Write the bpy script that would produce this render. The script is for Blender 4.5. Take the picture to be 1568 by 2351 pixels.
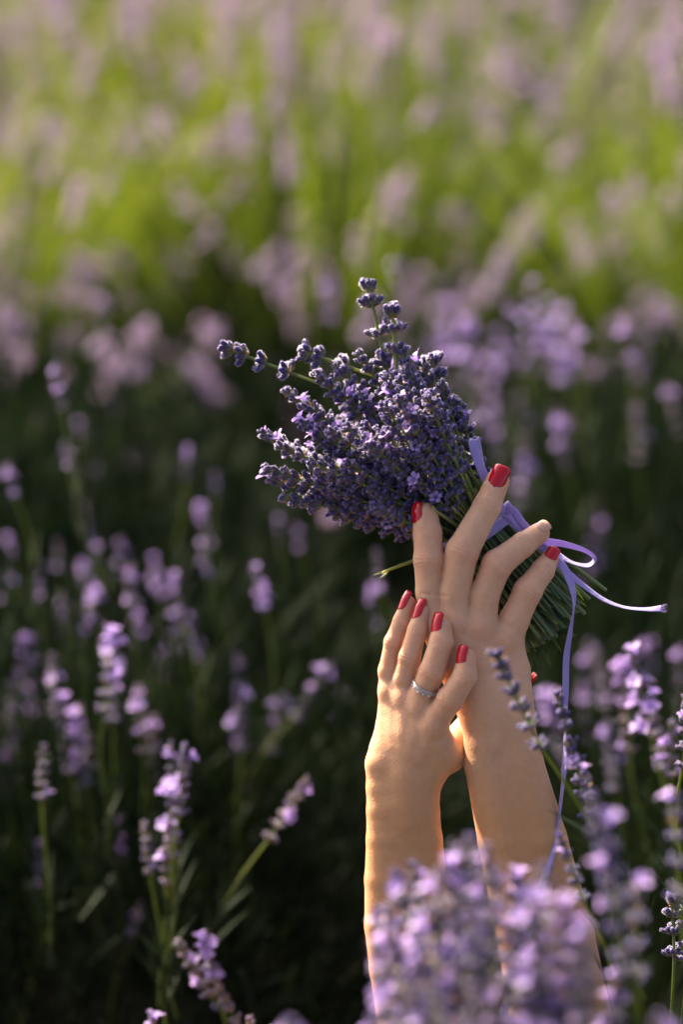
import bpy, bmesh, math, random
import numpy as np
from mathutils import Vector, Matrix

R = math.radians
scene = bpy.context.scene
for o in list(bpy.data.objects):
    bpy.data.objects.remove(o)

# ------------------------------------------------------------------ camera, sky, sun, exposure
PITCH = R(18.0)
LENS = 85.0
S = 0.00025                                   # metres per unit of the working grid at the hands
FOCUS = 2351 * S * LENS / 36.0                # 1.388 m
O = Vector((0.0, 0.0, 0.67))                  # middle of the hands' working grid
RIGHT = Vector((1, 0, 0))
UP = Vector((0, math.sin(PITCH), math.cos(PITCH)))
BACK = Vector((0, -math.cos(PITCH), math.sin(PITCH)))
CAM = O + BACK * FOCUS

cam_d = bpy.data.cameras.new('camera')
cam_d.lens = LENS
cam_d.sensor_width = 36.0
cam_d.clip_start = 0.05
cam_d.clip_end = 500
cam_d.dof.use_dof = True
cam_d.dof.focus_distance = FOCUS
cam_d.dof.aperture_fstop = 2.8
cam = bpy.data.objects.new('camera', cam_d)
scene.collection.objects.link(cam)
cam.location = CAM
cam.rotation_euler = (R(90) - PITCH, 0, 0)
scene.camera = cam

SUN_AZ = R(-40.0)                             # clockwise from +Y (the viewing direction)
SUN_EL = R(38.0)
world = bpy.data.worlds.new('World')
scene.world = world
world.use_nodes = True
nt = world.node_tree
nt.nodes.clear()
sky = nt.nodes.new('ShaderNodeTexSky')
sky.sky_type = 'NISHITA'
sky.sun_disc = False
sky.sun_elevation = SUN_EL
sky.sun_rotation = SUN_AZ % (2 * math.pi)
sky.air_density = 0.5
sky.dust_density = 6.0
sky.ozone_density = 0.6
bg = nt.nodes.new('ShaderNodeBackground')
bg.inputs['Strength'].default_value = 0.125
wo = nt.nodes.new('ShaderNodeOutputWorld')
nt.links.new(sky.outputs['Color'], bg.inputs['Color'])
nt.links.new(bg.outputs['Background'], wo.inputs['Surface'])

sun_d = bpy.data.lights.new('sun', 'SUN')
sun_d.energy = 5.0
sun_d.angle = R(0.6)
sun_d.color = (1.0, 0.86, 0.68)
sun = bpy.data.objects.new('sun', sun_d)
scene.collection.objects.link(sun)
SUN_DIR = Vector((math.sin(SUN_AZ) * math.cos(SUN_EL), math.cos(SUN_AZ) * math.cos(SUN_EL), math.sin(SUN_EL)))
sun.rotation_euler = SUN_DIR.to_track_quat('Z', 'Y').to_euler()
sun.location = (0, 0, 5)

scene.view_settings.view_transform = 'Standard'
scene.view_settings.look = 'None'
scene.view_settings.exposure = 1.8
scene.view_settings.gamma = 1.0
scene.view_settings.use_curve_mapping = False
scene.render.engine = 'CYCLES'
scene.cycles.use_denoising = True
scene.cycles.max_bounces = 6
scene.cycles.diffuse_bounces = 3
scene.cycles.glossy_bounces = 2
scene.cycles.transmission_bounces = 4
scene.cycles.use_adaptive_sampling = True
scene.cycles.adaptive_threshold = 0.02
scene.cycles.transparent_max_bounces = 8
scene.cycles.sample_clamp_indirect = 6.0

# ------------------------------------------------------------------ helpers
C = scene.collection
rng = random.Random(11)
nrs = np.random.RandomState(5)


def L(x, y, d=0.0):
    """Working grid of the hands (right, down, towards the viewer) to world metres."""
    return O + RIGHT * ((x - 784.0) * S) + UP * ((1175.5 - y) * S) + BACK * (d * S)


def LD(x, y, d=0.0):
    return RIGHT * x - UP * y + BACK * d


def at(x, y, depth):
    """A point in the field: ray through (x, y) of the frame, depth metres beyond the hands."""
    k = (FOCUS + depth) / FOCUS
    v = RIGHT * ((x - 784.0) * S) + UP * ((1175.5 - y) * S) - BACK * FOCUS
    return CAM + v * k


def link(o, parent=None):
    C.objects.link(o)
    if parent is not None:
        o.parent = parent
    return o


def tag(o, label=None, cat=None, group=None, kind=None):
    if label:
        o['label'] = label
    if cat:
        o['category'] = cat
    if group:
        o['group'] = group
    if kind:
        o['kind'] = kind
    return o


def empty(name, loc):
    e = bpy.data.objects.new(name, None)
    e.empty_display_size = 0.05
    e.location = loc
    C.objects.link(e)
    return e


def mesh_from(name, verts, faces, mats, midx=None, col=None, smooth=True):
    me = bpy.data.meshes.new(name)
    me.from_pydata([tuple(v) for v in verts], [], [tuple(int(i) for i in f) for f in faces])
    for m in mats:
        me.materials.append(m)
    n = len(me.polygons)
    if midx is not None:
        me.polygons.foreach_set('material_index', np.asarray(midx, dtype=np.int32))
    if smooth:
        me.polygons.foreach_set('use_smooth', np.ones(n, dtype=bool))
    if col is not None:
        ca = me.color_attributes.new('Col', 'FLOAT_COLOR', 'POINT')
        ca.data.foreach_set('color', np.asarray(col, dtype=np.float32).ravel())
    me.update()
    return me


# ------------------------------------------------------------------ materials
def new_mat(name):
    m = bpy.data.materials.new(name)
    m.use_nodes = True
    t = m.node_tree
    t.nodes.clear()
    out = t.nodes.new('ShaderNodeOutputMaterial')
    return m, t, out


def N(t, kind, **kw):
    n = t.nodes.new(kind)
    for k, v in kw.items():
        if k in n.inputs:
            n.inputs[k].default_value = v
        else:
            setattr(n, k, v)
    return n


def ramp(t, stops, interp='LINEAR'):
    r = t.nodes.new('ShaderNodeValToRGB')
    r.color_ramp.interpolation = interp
    e = r.color_ramp.elements
    while len(e) < len(stops):
        e.new(0.5)
    for el, (p, c) in zip(e, stops):
        el.position = p
        el.color = (*c, 1)
    return r


def leafy(name, stops, rand_stops, trans=0.35, tcol=(1.0, 1.0, 0.55), rough=0.55, sheen=0.0, spec=0.3, sss=0.0, objvar=0.25):
    """Plant tissue: colour along the piece (attribute red), varied by piece (attribute green) and object, thin tissue lets light through."""
    m, t, out = new_mat(name)
    at_ = N(t, 'ShaderNodeAttribute', attribute_name='Col')
    sep = N(t, 'ShaderNodeSeparateColor')
    t.links.new(at_.outputs['Color'], sep.inputs['Color'])
    r1 = ramp(t, stops)
    r2 = ramp(t, rand_stops)
    t.links.new(sep.outputs['Red'], r1.inputs['Fac'])
    oi = N(t, 'ShaderNodeObjectInfo')
    add = N(t, 'ShaderNodeMath', operation='MULTIPLY_ADD')
    add.inputs[1].default_value = objvar
    t.links.new(oi.outputs['Random'], add.inputs[0])
    mul = N(t, 'ShaderNodeMath', operation='MULTIPLY')
    mul.inputs[1].default_value = 1.0 - objvar
    t.links.new(sep.outputs['Green'], mul.inputs[0])
    t.links.new(mul.outputs[0], add.inputs[2])
    t.links.new(add.outputs[0], r2.inputs['Fac'])
    mx = N(t, 'ShaderNodeMix', data_type='RGBA', blend_type='MULTIPLY')
    mx.inputs['Factor'].default_value = 1.0
    t.links.new(r1.outputs['Color'], mx.inputs['A'])
    t.links.new(r2.outputs['Color'], mx.inputs['B'])
    p = N(t, 'ShaderNodeBsdfPrincipled', Roughness=rough)
    p.inputs['Specular IOR Level'].default_value = spec
    if sheen:
        p.inputs['Sheen Weight'].default_value = sheen
        p.inputs['Sheen Roughness'].default_value = 0.35
    if sss:
        p.inputs['Subsurface Weight'].default_value = sss
        p.inputs['Subsurface Radius'].default_value = (1.0, 0.85, 1.0)
        p.inputs['Subsurface Scale'].default_value = 0.0016
    t.links.new(mx.outputs['Result'], p.inputs['Base Color'])
    if trans > 0:
        tc = N(t, 'ShaderNodeMix', data_type='RGBA', blend_type='MULTIPLY')
        tc.inputs['Factor'].default_value = 1.0
        tc.inputs['B'].default_value = (*[c * 1.0 for c in tcol], 1)
        t.links.new(mx.outputs['Result'], tc.inputs['A'])
        tr = N(t, 'ShaderNodeBsdfTranslucent')
        t.links.new(tc.outputs['Result'], tr.inputs['Color'])
        ms = N(t, 'ShaderNodeMixShader')
        ms.inputs[0].default_value = trans
        t.links.new(p.outputs[0], ms.inputs[1])
        t.links.new(tr.outputs[0], ms.inputs[2])
        t.links.new(ms.outputs[0], out.inputs['Surface'])
    else:
        t.links.new(p.outputs[0], out.inputs['Surface'])
    return m


W1 = [(0.0, (0.75, 0.75, 0.75)), (1.0, (1.25, 1.2, 1.2))]
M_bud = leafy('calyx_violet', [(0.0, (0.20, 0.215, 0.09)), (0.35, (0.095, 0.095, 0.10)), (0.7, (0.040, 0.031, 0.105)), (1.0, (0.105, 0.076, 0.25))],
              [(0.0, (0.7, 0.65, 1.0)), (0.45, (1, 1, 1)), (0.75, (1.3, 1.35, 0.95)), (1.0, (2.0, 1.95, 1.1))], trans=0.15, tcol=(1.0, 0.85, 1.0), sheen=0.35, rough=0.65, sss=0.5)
M_bud_field = leafy('calyx_field', [(0.0, (0.24, 0.24, 0.10)), (0.35, (0.24, 0.21, 0.15)), (0.7, (0.16, 0.125, 0.15)), (1.0, (0.28, 0.235, 0.27))],
                    [(0.0, (0.75, 0.7, 0.95)), (0.5, (1, 1, 1)), (0.85, (1.25, 1.2, 0.9)), (1.0, (1.5, 1.3, 0.8))], trans=0.35, tcol=(1.15, 0.95, 1.0), sheen=0.7, rough=0.7, objvar=0.6)
M_petal = leafy('petal_lilac', [(0.0, (0.30, 0.20, 0.48)), (1.0, (0.50, 0.38, 0.64))],
                [(0.0, (0.85, 0.8, 1.0)), (1.0, (1.2, 1.1, 1.1))], trans=0.42, tcol=(0.98, 0.95, 1.08), rough=0.5, sheen=0.2)
M_bud_near = leafy('calyx_near', [(0.0, (0.22, 0.23, 0.09)), (0.35, (0.13, 0.12, 0.11)), (0.7, (0.08, 0.058, 0.16)), (1.0, (0.17, 0.12, 0.29))],
                   [(0.0, (0.6, 0.55, 0.95)), (0.5, (1, 1, 1)), (0.8, (1.35, 1.3, 0.8)), (1.0, (1.9, 1.65, 0.9))], trans=0.32, tcol=(1.15, 0.95, 1.0), sheen=0.7, rough=0.7, objvar=0.6)
M_petal_far = leafy('petal_dusty', [(0.0, (0.31, 0.235, 0.42)), (1.0, (0.49, 0.39, 0.55))],
                    [(0.0, (0.85, 0.8, 0.95)), (1.0, (1.15, 1.1, 1.05))], trans=0.45, tcol=(1.1, 1.0, 0.95), rough=0.5)
M_bract = leafy('bract_brown', [(0.0, (0.30, 0.17, 0.05)), (1.0, (0.42, 0.25, 0.10))], W1, trans=0.5, tcol=(1.3, 0.9, 0.5))
M_stem = leafy('stem_green', [(0.0, (0.16, 0.21, 0.10)), (0.4, (0.13, 0.19, 0.07)), (0.75, (0.20, 0.24, 0.08)), (1.0, (0.38, 0.40, 0.15))],  # paler towards the top: sunlight on the stems put into the colour
               [(0.0, (0.5, 0.6, 0.55)), (0.6, (1, 1, 1)), (0.9, (1.3, 1.3, 0.9)), (1.0, (1.9, 1.5, 0.9))], trans=0.35, tcol=(1.2, 1.2, 0.5), rough=0.45, spec=0.4, objvar=0.8)
M_cut = leafy('stem_cut', [(0.0, (0.30, 0.26, 0.13)), (1.0, (0.36, 0.32, 0.16))], W1, trans=0.0, objvar=0.8)
M_leaf = leafy('leaf_grey_green', [(0.0, (0.04, 0.06, 0.02)), (1.0, (0.09, 0.13, 0.04))], W1, trans=0.36, tcol=(1.2, 1.25, 0.45), rough=0.6, spec=0.12)
M_leaf_shade = leafy('leaf_shade_green', [(0.0, (0.010, 0.016, 0.008)), (1.0, (0.022, 0.036, 0.016))], W1, trans=0.08, tcol=(1.2, 1.4, 0.5), rough=0.7, spec=0.08)  # leaf copy with the shade of the bushes put into its colour
M_field_stem = leafy('field_stem_green', [(0.0, (0.07, 0.095, 0.022)), (1.0, (0.16, 0.20, 0.04))],
                     [(0.0, (0.5, 0.55, 0.5)), (0.6, (0.95, 0.95, 0.85)), (1.0, (1.5, 1.3, 1.0))], trans=0.5, tcol=(1.28, 1.34, 0.36), rough=0.5, objvar=0.5)


M_fuzz = leafy('calyx_fuzz', [(0.0, (0.66, 0.63, 0.58)), (1.0, (0.70, 0.64, 0.80))], W1, trans=0.93, tcol=(1, 1, 1), rough=0.8)


def make_skin():
    m, t, out = new_mat('skin')
    tc = N(t, 'ShaderNodeTexCoord')
    n1 = N(t, 'ShaderNodeTexNoise', Scale=38.0, Detail=4.0, Roughness=0.6)
    n2 = N(t, 'ShaderNodeTexNoise', Scale=220.0, Detail=3.0)
    vo = N(t, 'ShaderNodeTexVoronoi', Scale=900.0)
    n3 = N(t, 'ShaderNodeTexNoise', Scale=1500.0, Detail=2.0)
    for n in (n1, n2, vo, n3):
        t.links.new(tc.outputs['Object'], n.inputs['Vector'])
    r = ramp(t, [(0.3, (0.65, 0.365, 0.205)), (0.5, (0.68, 0.395, 0.23)), (0.7, (0.70, 0.42, 0.255))])
    t.links.new(n1.outputs['Fac'], r.inputs['Fac'])
    at_ = N(t, 'ShaderNodeAttribute', attribute_name='Col')
    sep = N(t, 'ShaderNodeSeparateColor')
    t.links.new(at_.outputs['Color'], sep.inputs['Color'])
    red = N(t, 'ShaderNodeMix', data_type='RGBA', blend_type='MIX')
    red.inputs['B'].default_value = (0.62, 0.27, 0.16, 1)
    t.links.new(sep.outputs['Red'], red.inputs['Factor'])
    tan = N(t, 'ShaderNodeMix', data_type='RGBA', blend_type='MIX')  # darker, warmer forearm tint: shade and bounced light put into the skin colour
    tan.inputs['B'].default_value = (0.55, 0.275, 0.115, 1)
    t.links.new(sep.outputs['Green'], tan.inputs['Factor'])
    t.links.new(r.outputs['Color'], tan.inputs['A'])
    t.links.new(tan.outputs['Result'], red.inputs['A'])
    r2 = ramp(t, [(0.3, (0.95, 0.94, 0.93)), (0.7, (1.03, 1.02, 1.02))])
    t.links.new(n2.outputs['Fac'], r2.inputs['Fac'])
    mx = N(t, 'ShaderNodeMix', data_type='RGBA', blend_type='MULTIPLY')
    mx.inputs['Factor'].default_value = 1.0
    t.links.new(red.outputs['Result'], mx.inputs['A'])
    t.links.new(r2.outputs['Color'], mx.inputs['B'])
    b1 = N(t, 'ShaderNodeBump', Strength=0.35, Distance=0.0004)
    t.links.new(vo.outputs['Distance'], b1.inputs['Height'])
    b2 = N(t, 'ShaderNodeBump', Strength=0.06, Distance=0.0005)
    t.links.new(n2.outputs['Fac'], b2.inputs['Height'])
    t.links.new(b1.outputs['Normal'], b2.inputs['Normal'])
    p = N(t, 'ShaderNodeBsdfPrincipled', Roughness=0.48)
    p.inputs['Specular IOR Level'].default_value = 0.28
    p.inputs['Subsurface Weight'].default_value = 0.6
    p.inputs['Subsurface Radius'].default_value = (1.0, 0.36, 0.18)
    p.inputs['Subsurface Scale'].default_value = 0.0045
    p.inputs['Sheen Weight'].default_value = 0.05
    t.links.new(mx.outputs['Result'], p.inputs['Base Color'])
    t.links.new(b2.outputs['Normal'], p.inputs['Normal'])
    t.links.new(p.outputs[0], out.inputs['Surface'])
    return m


def make_simple(name, col, rough, **kw):
    m, t, out = new_mat(name)
    p = N(t, 'ShaderNodeBsdfPrincipled', Roughness=rough)
    p.inputs['Base Color'].default_value = (*col, 1)
    for k, v in kw.items():
        p.inputs[k.replace('_', ' ')].default_value = v
    nz = N(t, 'ShaderNodeTexNoise', Scale=600.0, Detail=2.0)
    tc = N(t, 'ShaderNodeTexCoord')
    t.links.new(tc.outputs['Object'], nz.inputs['Vector'])
    b = N(t, 'ShaderNodeBump', Strength=0.06, Distance=0.0004)
    t.links.new(nz.outputs['Fac'], b.inputs['Height'])
    t.links.new(b.outputs['Normal'], p.inputs['Normal'])
    t.links.new(p.outputs[0], out.inputs['Surface'])
    return m


M_skin = make_skin()
M_nail = make_simple('nail_red', (0.46, 0.003, 0.010), 0.10, Coat_Weight=0.0, Specular_IOR_Level=0.42)
M_nail_bare = make_simple('nail_bare', (0.60, 0.31, 0.20), 0.32, Coat_Weight=0.0)
M_silver = make_simple('ring_silver', (0.62, 0.60, 0.57), 0.22, Metallic=1.0)
M_stone = make_simple('ring_stone', (0.75, 0.76, 0.80), 0.05, Coat_Weight=1.0)


def make_ribbon():
    m, t, out = new_mat('satin_ribbon')
    at_ = N(t, 'ShaderNodeAttribute', attribute_name='Col')
    wv = N(t, 'ShaderNodeTexWave', Scale=1.0)
    wv.wave_type = 'BANDS'
    mp = N(t, 'ShaderNodeMapping')
    mp.inputs['Scale'].default_value = (180.0, 6.0, 1.0)
    t.links.new(at_.outputs['Color'], mp.inputs['Vector'])
    t.links.new(mp.outputs['Vector'], wv.inputs['Vector'])
    b0 = N(t, 'ShaderNodeBump', Strength=0.12, Distance=0.0002)
    t.links.new(wv.outputs['Fac'], b0.inputs['Height'])
    mp2 = N(t, 'ShaderNodeMapping')
    mp2.inputs['Scale'].default_value = (5.0, 0.7, 1.0)
    t.links.new(at_.outputs['Color'], mp2.inputs['Vector'])
    nz = N(t, 'ShaderNodeTexNoise', Scale=1.6, Detail=3.0)
    t.links.new(mp2.outputs['Vector'], nz.inputs['Vector'])
    b = N(t, 'ShaderNodeBump', Strength=0.55, Distance=0.0012)
    t.links.new(nz.outputs['Fac'], b.inputs['Height'])
    t.links.new(b0.outputs['Normal'], b.inputs['Normal'])
    sep = N(t, 'ShaderNodeSeparateColor')
    t.links.new(at_.outputs['Color'], sep.inputs['Color'])
    edge = ramp(t, [(0.0, (0.46, 0.37, 0.70)), (0.07, (0.46, 0.37, 0.70)), (0.10, (0.38, 0.30, 0.62)), (0.90, (0.39, 0.31, 0.63)), (0.93, (0.46, 0.37, 0.70))])
    t.links.new(sep.outputs['Green'], edge.inputs['Fac'])
    p = N(t, 'ShaderNodeBsdfPrincipled', Roughness=0.3)
    p.inputs['Anisotropic'].default_value = 0.4
    p.inputs['Specular IOR Level'].default_value = 0.55
    p.inputs['Sheen Weight'].default_value = 0.3
    t.links.new(edge.outputs['Color'], p.inputs['Base Color'])
    t.links.new(b.outputs['Normal'], p.inputs['Normal'])
    tr = N(t, 'ShaderNodeBsdfTranslucent')
    tr.inputs['Color'].default_value = (0.50, 0.35, 0.74, 1)
    ms = N(t, 'ShaderNodeMixShader')
    ms.inputs[0].default_value = 0.32
    t.links.new(p.outputs[0], ms.inputs[1])
    t.links.new(tr.outputs[0], ms.inputs[2])
    t.links.new(ms.outputs[0], out.inputs['Surface'])
    return m


M_ribbon = make_ribbon()


def make_soil():
    m, t, out = new_mat('soil')
    tc = N(t, 'ShaderNodeTexCoord')
    n1 = N(t, 'ShaderNodeTexNoise', Scale=6.0, Detail=8.0, Roughness=0.7)
    n2 = N(t, 'ShaderNodeTexNoise', Scale=60.0, Detail=6.0)
    for n in (n1, n2):
        t.links.new(tc.outputs['Object'], n.inputs['Vector'])
    r = ramp(t, [(0.3, (0.028, 0.020, 0.013)), (0.6, (0.06, 0.043, 0.028)), (0.8, (0.09, 0.068, 0.045))])
    t.links.new(n1.outputs['Fac'], r.inputs['Fac'])
    b = N(t, 'ShaderNodeBump', Strength=0.8, Distance=0.03)
    t.links.new(n2.outputs['Fac'], b.inputs['Height'])
    p = N(t, 'ShaderNodeBsdfPrincipled', Roughness=0.95)
    t.links.new(r.outputs['Color'], p.inputs['Base Color'])
    t.links.new(b.outputs['Normal'], p.inputs['Normal'])
    t.links.new(p.outputs[0], out.inputs['Surface'])
    return m


M_soil = make_soil()

# ------------------------------------------------------------------ ground
def build_ground():
    n = 80
    xs = np.sign(np.linspace(-1, 1, n)) * np.abs(np.linspace(-1, 1, n)) ** 3 * 120
    ys = np.sign(np.linspace(-1, 1, n)) * np.abs(np.linspace(-1, 1, n)) ** 3 * 120 + 2
    vs, fs = [], []
    for y in ys:
        for x in xs:
            z = 0.015 * math.sin(x * 7.1 + y * 3.3) + 0.012 * math.sin(x * 2.3 - y * 9.1) if abs(x) < 8 and abs(y) < 10 else 0
            vs.append((x, y, z - 0.02))
    for j in range(n - 1):
        for i in range(n - 1):
            a = j * n + i
            fs.append((a, a + 1, a + n + 1, a + n))
    o = bpy.data.objects.new('ground', mesh_from('ground', vs, fs, [M_soil]))
    link(o)
    tag(o, 'dark brown soil of the lavender field', 'ground', kind='structure')


build_ground()

# ------------------------------------------------------------------ lavender flower spikes
class Geo:
    def __init__(self):
        self.v, self.f, self.m, self.c = [], [], [], []

    def add(self, verts, faces, mi, cols):
        b = len(self.v)
        self.v += verts
        self.f += [tuple(i + b for i in f) for f in faces]
        self.m += [mi] * len(faces)
        self.c += cols

    def mesh(self, name, mats, smooth=True):
        return mesh_from(name, self.v, self.f, mats, self.m, self.c, smooth)


def frame(d):
    d = d.normalized()
    u = d.orthogonal().normalized()
    return u, d.cross(u), d


POD_T = [0.0, 0.12, 0.38, 0.68, 0.9, 1.0]
POD_R = [0.35, 0.72, 1.0, 1.0, 0.78, 0.42]


def pod(g, base, d, length, rad, mi, rnd, sides=7, fuzz=60):
    u, w, d = frame(d)
    vs, fs, cs = [], [], []
    for t, r in zip(POD_T, POD_R):
        for k in range(sides):
            a = 2 * math.pi * k / sides
            rr = rad * r * (1.0 if k % 2 else 0.86)
            vs.append(base + d * (t * length) + (u * math.cos(a) + w * math.sin(a)) * rr)
            cs.append((t, rnd, 0, 1))
    for i in range(len(POD_T) - 1):
        for k in range(sides):
            k2 = (k + 1) % sides
            fs.append((i * sides + k, i * sides + k2, (i + 1) * sides + k2, (i + 1) * sides + k))
    fs.append(tuple((len(POD_T) - 1) * sides + k for k in range(sides)))
    g.add(vs, fs, mi, cs)
    # short pale hairs that catch the light along the outline
    hv, hf, hc = [], [], []
    hr = random.Random(int(rnd * 1e6) + 1)
    for q in range(fuzz):
        t = hr.uniform(.12, 1.0)
        r = rad * (1.0 if t < .75 else 1.0 - .5 * (t - .75) / .25)
        a = hr.random() * 6.283
        o = u * math.cos(a) + w * math.sin(a)
        p = base + d * (t * length) + o * r * .92
        tip = p + o * hr.uniform(.0004, .0009) + d * hr.uniform(0, .0006)
        sd = o.cross(d) * .00011
        i0 = len(hv)
        hv += [p - sd, p + sd, tip]
        hf.append((i0, i0 + 1, i0 + 2))
        hc += [(t, .5, 0, 1)] * 3
    if fuzz:
        g.add(hv, hf, 4, hc)


def floret(g, base, d, size, mi, rnd, rr):
    """An open corolla: a short tube and five flaring lobes."""
    u, w, d = frame(d)
    vs, fs, cs = [], [], []
    n = 5
    ph = rr.random() * 6.28
    for j, (h, r) in enumerate(((0.0, 0.28), (0.55, 0.36))):
        for k in range(n):
            a = ph + 2 * math.pi * k / n
            vs.append(base + d * (h * size) + (u * math.cos(a) + w * math.sin(a)) * (r * size))
            cs.append((0.2 + 0.3 * j, rnd, 0, 1))
    for k in range(n):
        fs.append((k, (k + 1) % n, n + (k + 1) % n, n + k))
    for k in range(n):
        a = ph + 2 * math.pi * (k + 0.5) / n
        rad = u * math.cos(a) + w * math.sin(a)
        tan = rad.cross(d)
        b = base + d * (0.55 * size) + rad * (0.3 * size)
        ln = size * rr.uniform(0.55, 0.95)
        out = (rad * rr.uniform(0.5, 0.9) + d * rr.uniform(0.2, 0.6)).normalized()
        i0 = len(vs)
        vs += [b + tan * 0.2 * size, b - tan * 0.2 * size, b + out * ln * 0.6 + tan * 0.36 * size, b + out * ln * 0.6 - tan * 0.36 * size,
               b + out * ln + tan * 0.16 * size - d * 0.1 * size, b + out * ln - tan * 0.16 * size - d * 0.1 * size]
        cs += [(0.5, rnd, 0, 1)] * 2 + [(0.85, rnd, 0, 1)] * 2 + [(1.0, rnd, 0, 1)] * 2
        fs += [(i0, i0 + 1, i0 + 3, i0 + 2), (i0 + 2, i0 + 3, i0 + 5, i0 + 4)]
    g.add(vs, fs, mi, cs)


def leaf(g, base, d, side, length, width, mi, rnd, droop=0.0, segs=3):
    d = d.normalized()
    side = (side - d * side.dot(d)).normalized()
    nrm = d.cross(side)
    vs, fs, cs = [], [], []
    p = base.copy()
    dd = d.copy()
    for i in range(segs + 1):
        t = i / segs
        wd = width * (0.35 + 0.65 * math.sin(math.pi * min(1, 0.15 + t * 0.85))) * (1 - 0.75 * t ** 4)
        vs += [p + side * wd * 0.5 + nrm * wd * 0.12, p - side * wd * 0.5 + nrm * wd * 0.12]
        cs += [(t, rnd, 0, 1)] * 2
        p = p + dd * (length / segs)
        dd = (dd + Vector((0, 0, -droop / segs))).normalized()
    for i in range(segs):
        fs.append((2 * i, 2 * i + 1, 2 * i + 3, 2 * i + 2))
    g.add(vs, fs, mi, cs)


def spike_geo(seed, whorls, bloom, dense=1.0, podlen=0.0058, fsize=0.0042, fuzz=60):
    """Flower spike along +Z starting at z = 0; returns geometry and length."""
    rr = random.Random(seed)
    g = Geo()
    z = 0.0
    zs = []
    for i in range(whorls):
        zs.append(z)
        f = i / max(1, whorls - 1)
        z += (0.0095 - 0.0052 * f) * rr.uniform(0.85, 1.15) / dense
    top = zs[-1]
    # axis
    vs, fs, cs = [], [], []
    for j, zz in enumerate((-0.004, top * 0.5, top + 0.001)):
        for k in range(5):
            a = k * 2 * math.pi / 5
            vs.append(Vector((0.0008 * math.cos(a), 0.0008 * math.sin(a), zz)))
            cs.append((0.8, 0.5, 0, 1))
    for j in range(2):
        for k in range(5):
            fs.append((j * 5 + k, j * 5 + (k + 1) % 5, j * 5 + 5 + (k + 1) % 5, j * 5 + 5 + k))
    g.add(vs, fs, 3, cs)
    for i, zz in enumerate(zs):
        f = i / max(1, whorls - 1)
        n = int(round((8 if f < 0.75 else 6) * rr.uniform(0.8, 1.2)))
        ph = rr.random() * 6.28
        for k in range(n):
            a = ph + 2 * math.pi * (k + rr.uniform(-.3, .3)) / n
            tilt = R(62 - 38 * f + rr.uniform(-16, 14)) * (0.5 if (f > 0.95 and k % 2) else 1)
            d = Vector((math.cos(a) * math.sin(tilt), math.sin(a) * math.sin(tilt), math.cos(tilt)))
            b = Vector((math.cos(a) * 0.0009, math.sin(a) * 0.0009, zz + rr.uniform(-.0009, .0014)))
            ln = podlen * rr.uniform(0.78, 1.18) * (1 - 0.18 * f)
            rad = 0.00135 * rr.uniform(0.85, 1.15) * (1 - 0.12 * f)
            rnd = rr.random()
            pod(g, b, d, ln, rad, 0, rnd, fuzz=fuzz)
            if rr.random() < bloom:
                dd = (d + Vector((rr.uniform(-.3, .3), rr.uniform(-.3, .3), rr.uniform(-.1, .3)))).normalized()
                floret(g, b + d * ln * 0.9, dd, fsize * rr.uniform(0.7, 1.25), 1, rr.random(), rr)
        for k in range(2):
            a = ph + k * math.pi + rr.uniform(-.4, .4)
            d = Vector((math.cos(a), math.sin(a), rr.uniform(0.1, 0.6)))
            leaf(g, Vector((0, 0, zz - 0.001)), d, Vector((-math.sin(a), math.cos(a), 0)), 0.0042, 0.003, 2, rr.random(), segs=2)
    return g, top + podlen


BOUQ_SPIKES, FIELD_SPIKES = [], []
for i in range(12):
    g, ln = spike_geo(100 + i, [5, 6, 7, 6, 8, 5, 7, 6, 4, 7, 6, 5][i], [0.0, 0.015, 0.0, 0.03, 0.0, 0.02, 0.0, 0.06, 0.0, 0.01, 0.02, 0.0][i], 1.0 + 0.22 * (i % 3), 0.0064)
    BOUQ_SPIKES.append((g.mesh('flower_spike', [M_bud, M_petal, M_bract, M_stem, M_fuzz]), ln))
for i in range(10):
    g, ln = spike_geo(300 + i, [6, 7, 8, 6, 7, 9, 5, 8, 7, 6][i], [0.06, 0.11, 0.08, 0.03, 0.17, 0.09, 0.05, 0.14, 0.07, 0.02][i], 0.74 + 0.14 * (i % 3), 0.0064, 0.0054, 26)
    FIELD_SPIKES.append((g.mesh('flower_spike', [M_bud_near, M_petal, M_bract, M_field_stem, M_fuzz]), ln))

FRONT_SPIKES = []
for i in range(8):
    g, ln = spike_geo(420 + i, 4 + i % 4, [.05, .09, .06, .14, .02, .07, .11, .05][i], 0.78 + 0.12 * (i % 3), 0.0066, 0.0052, 26)
    FRONT_SPIKES.append((g.mesh('flower_spike', [M_bud_near, M_petal, M_bract, M_field_stem, M_fuzz]), ln))
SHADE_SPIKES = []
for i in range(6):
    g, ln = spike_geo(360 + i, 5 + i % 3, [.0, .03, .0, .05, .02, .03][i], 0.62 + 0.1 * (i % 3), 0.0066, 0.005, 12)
    SHADE_SPIKES.append((g.mesh('flower_spike', [M_bud, M_petal, M_bract, M_field_stem, M_fuzz]), ln))

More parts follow.
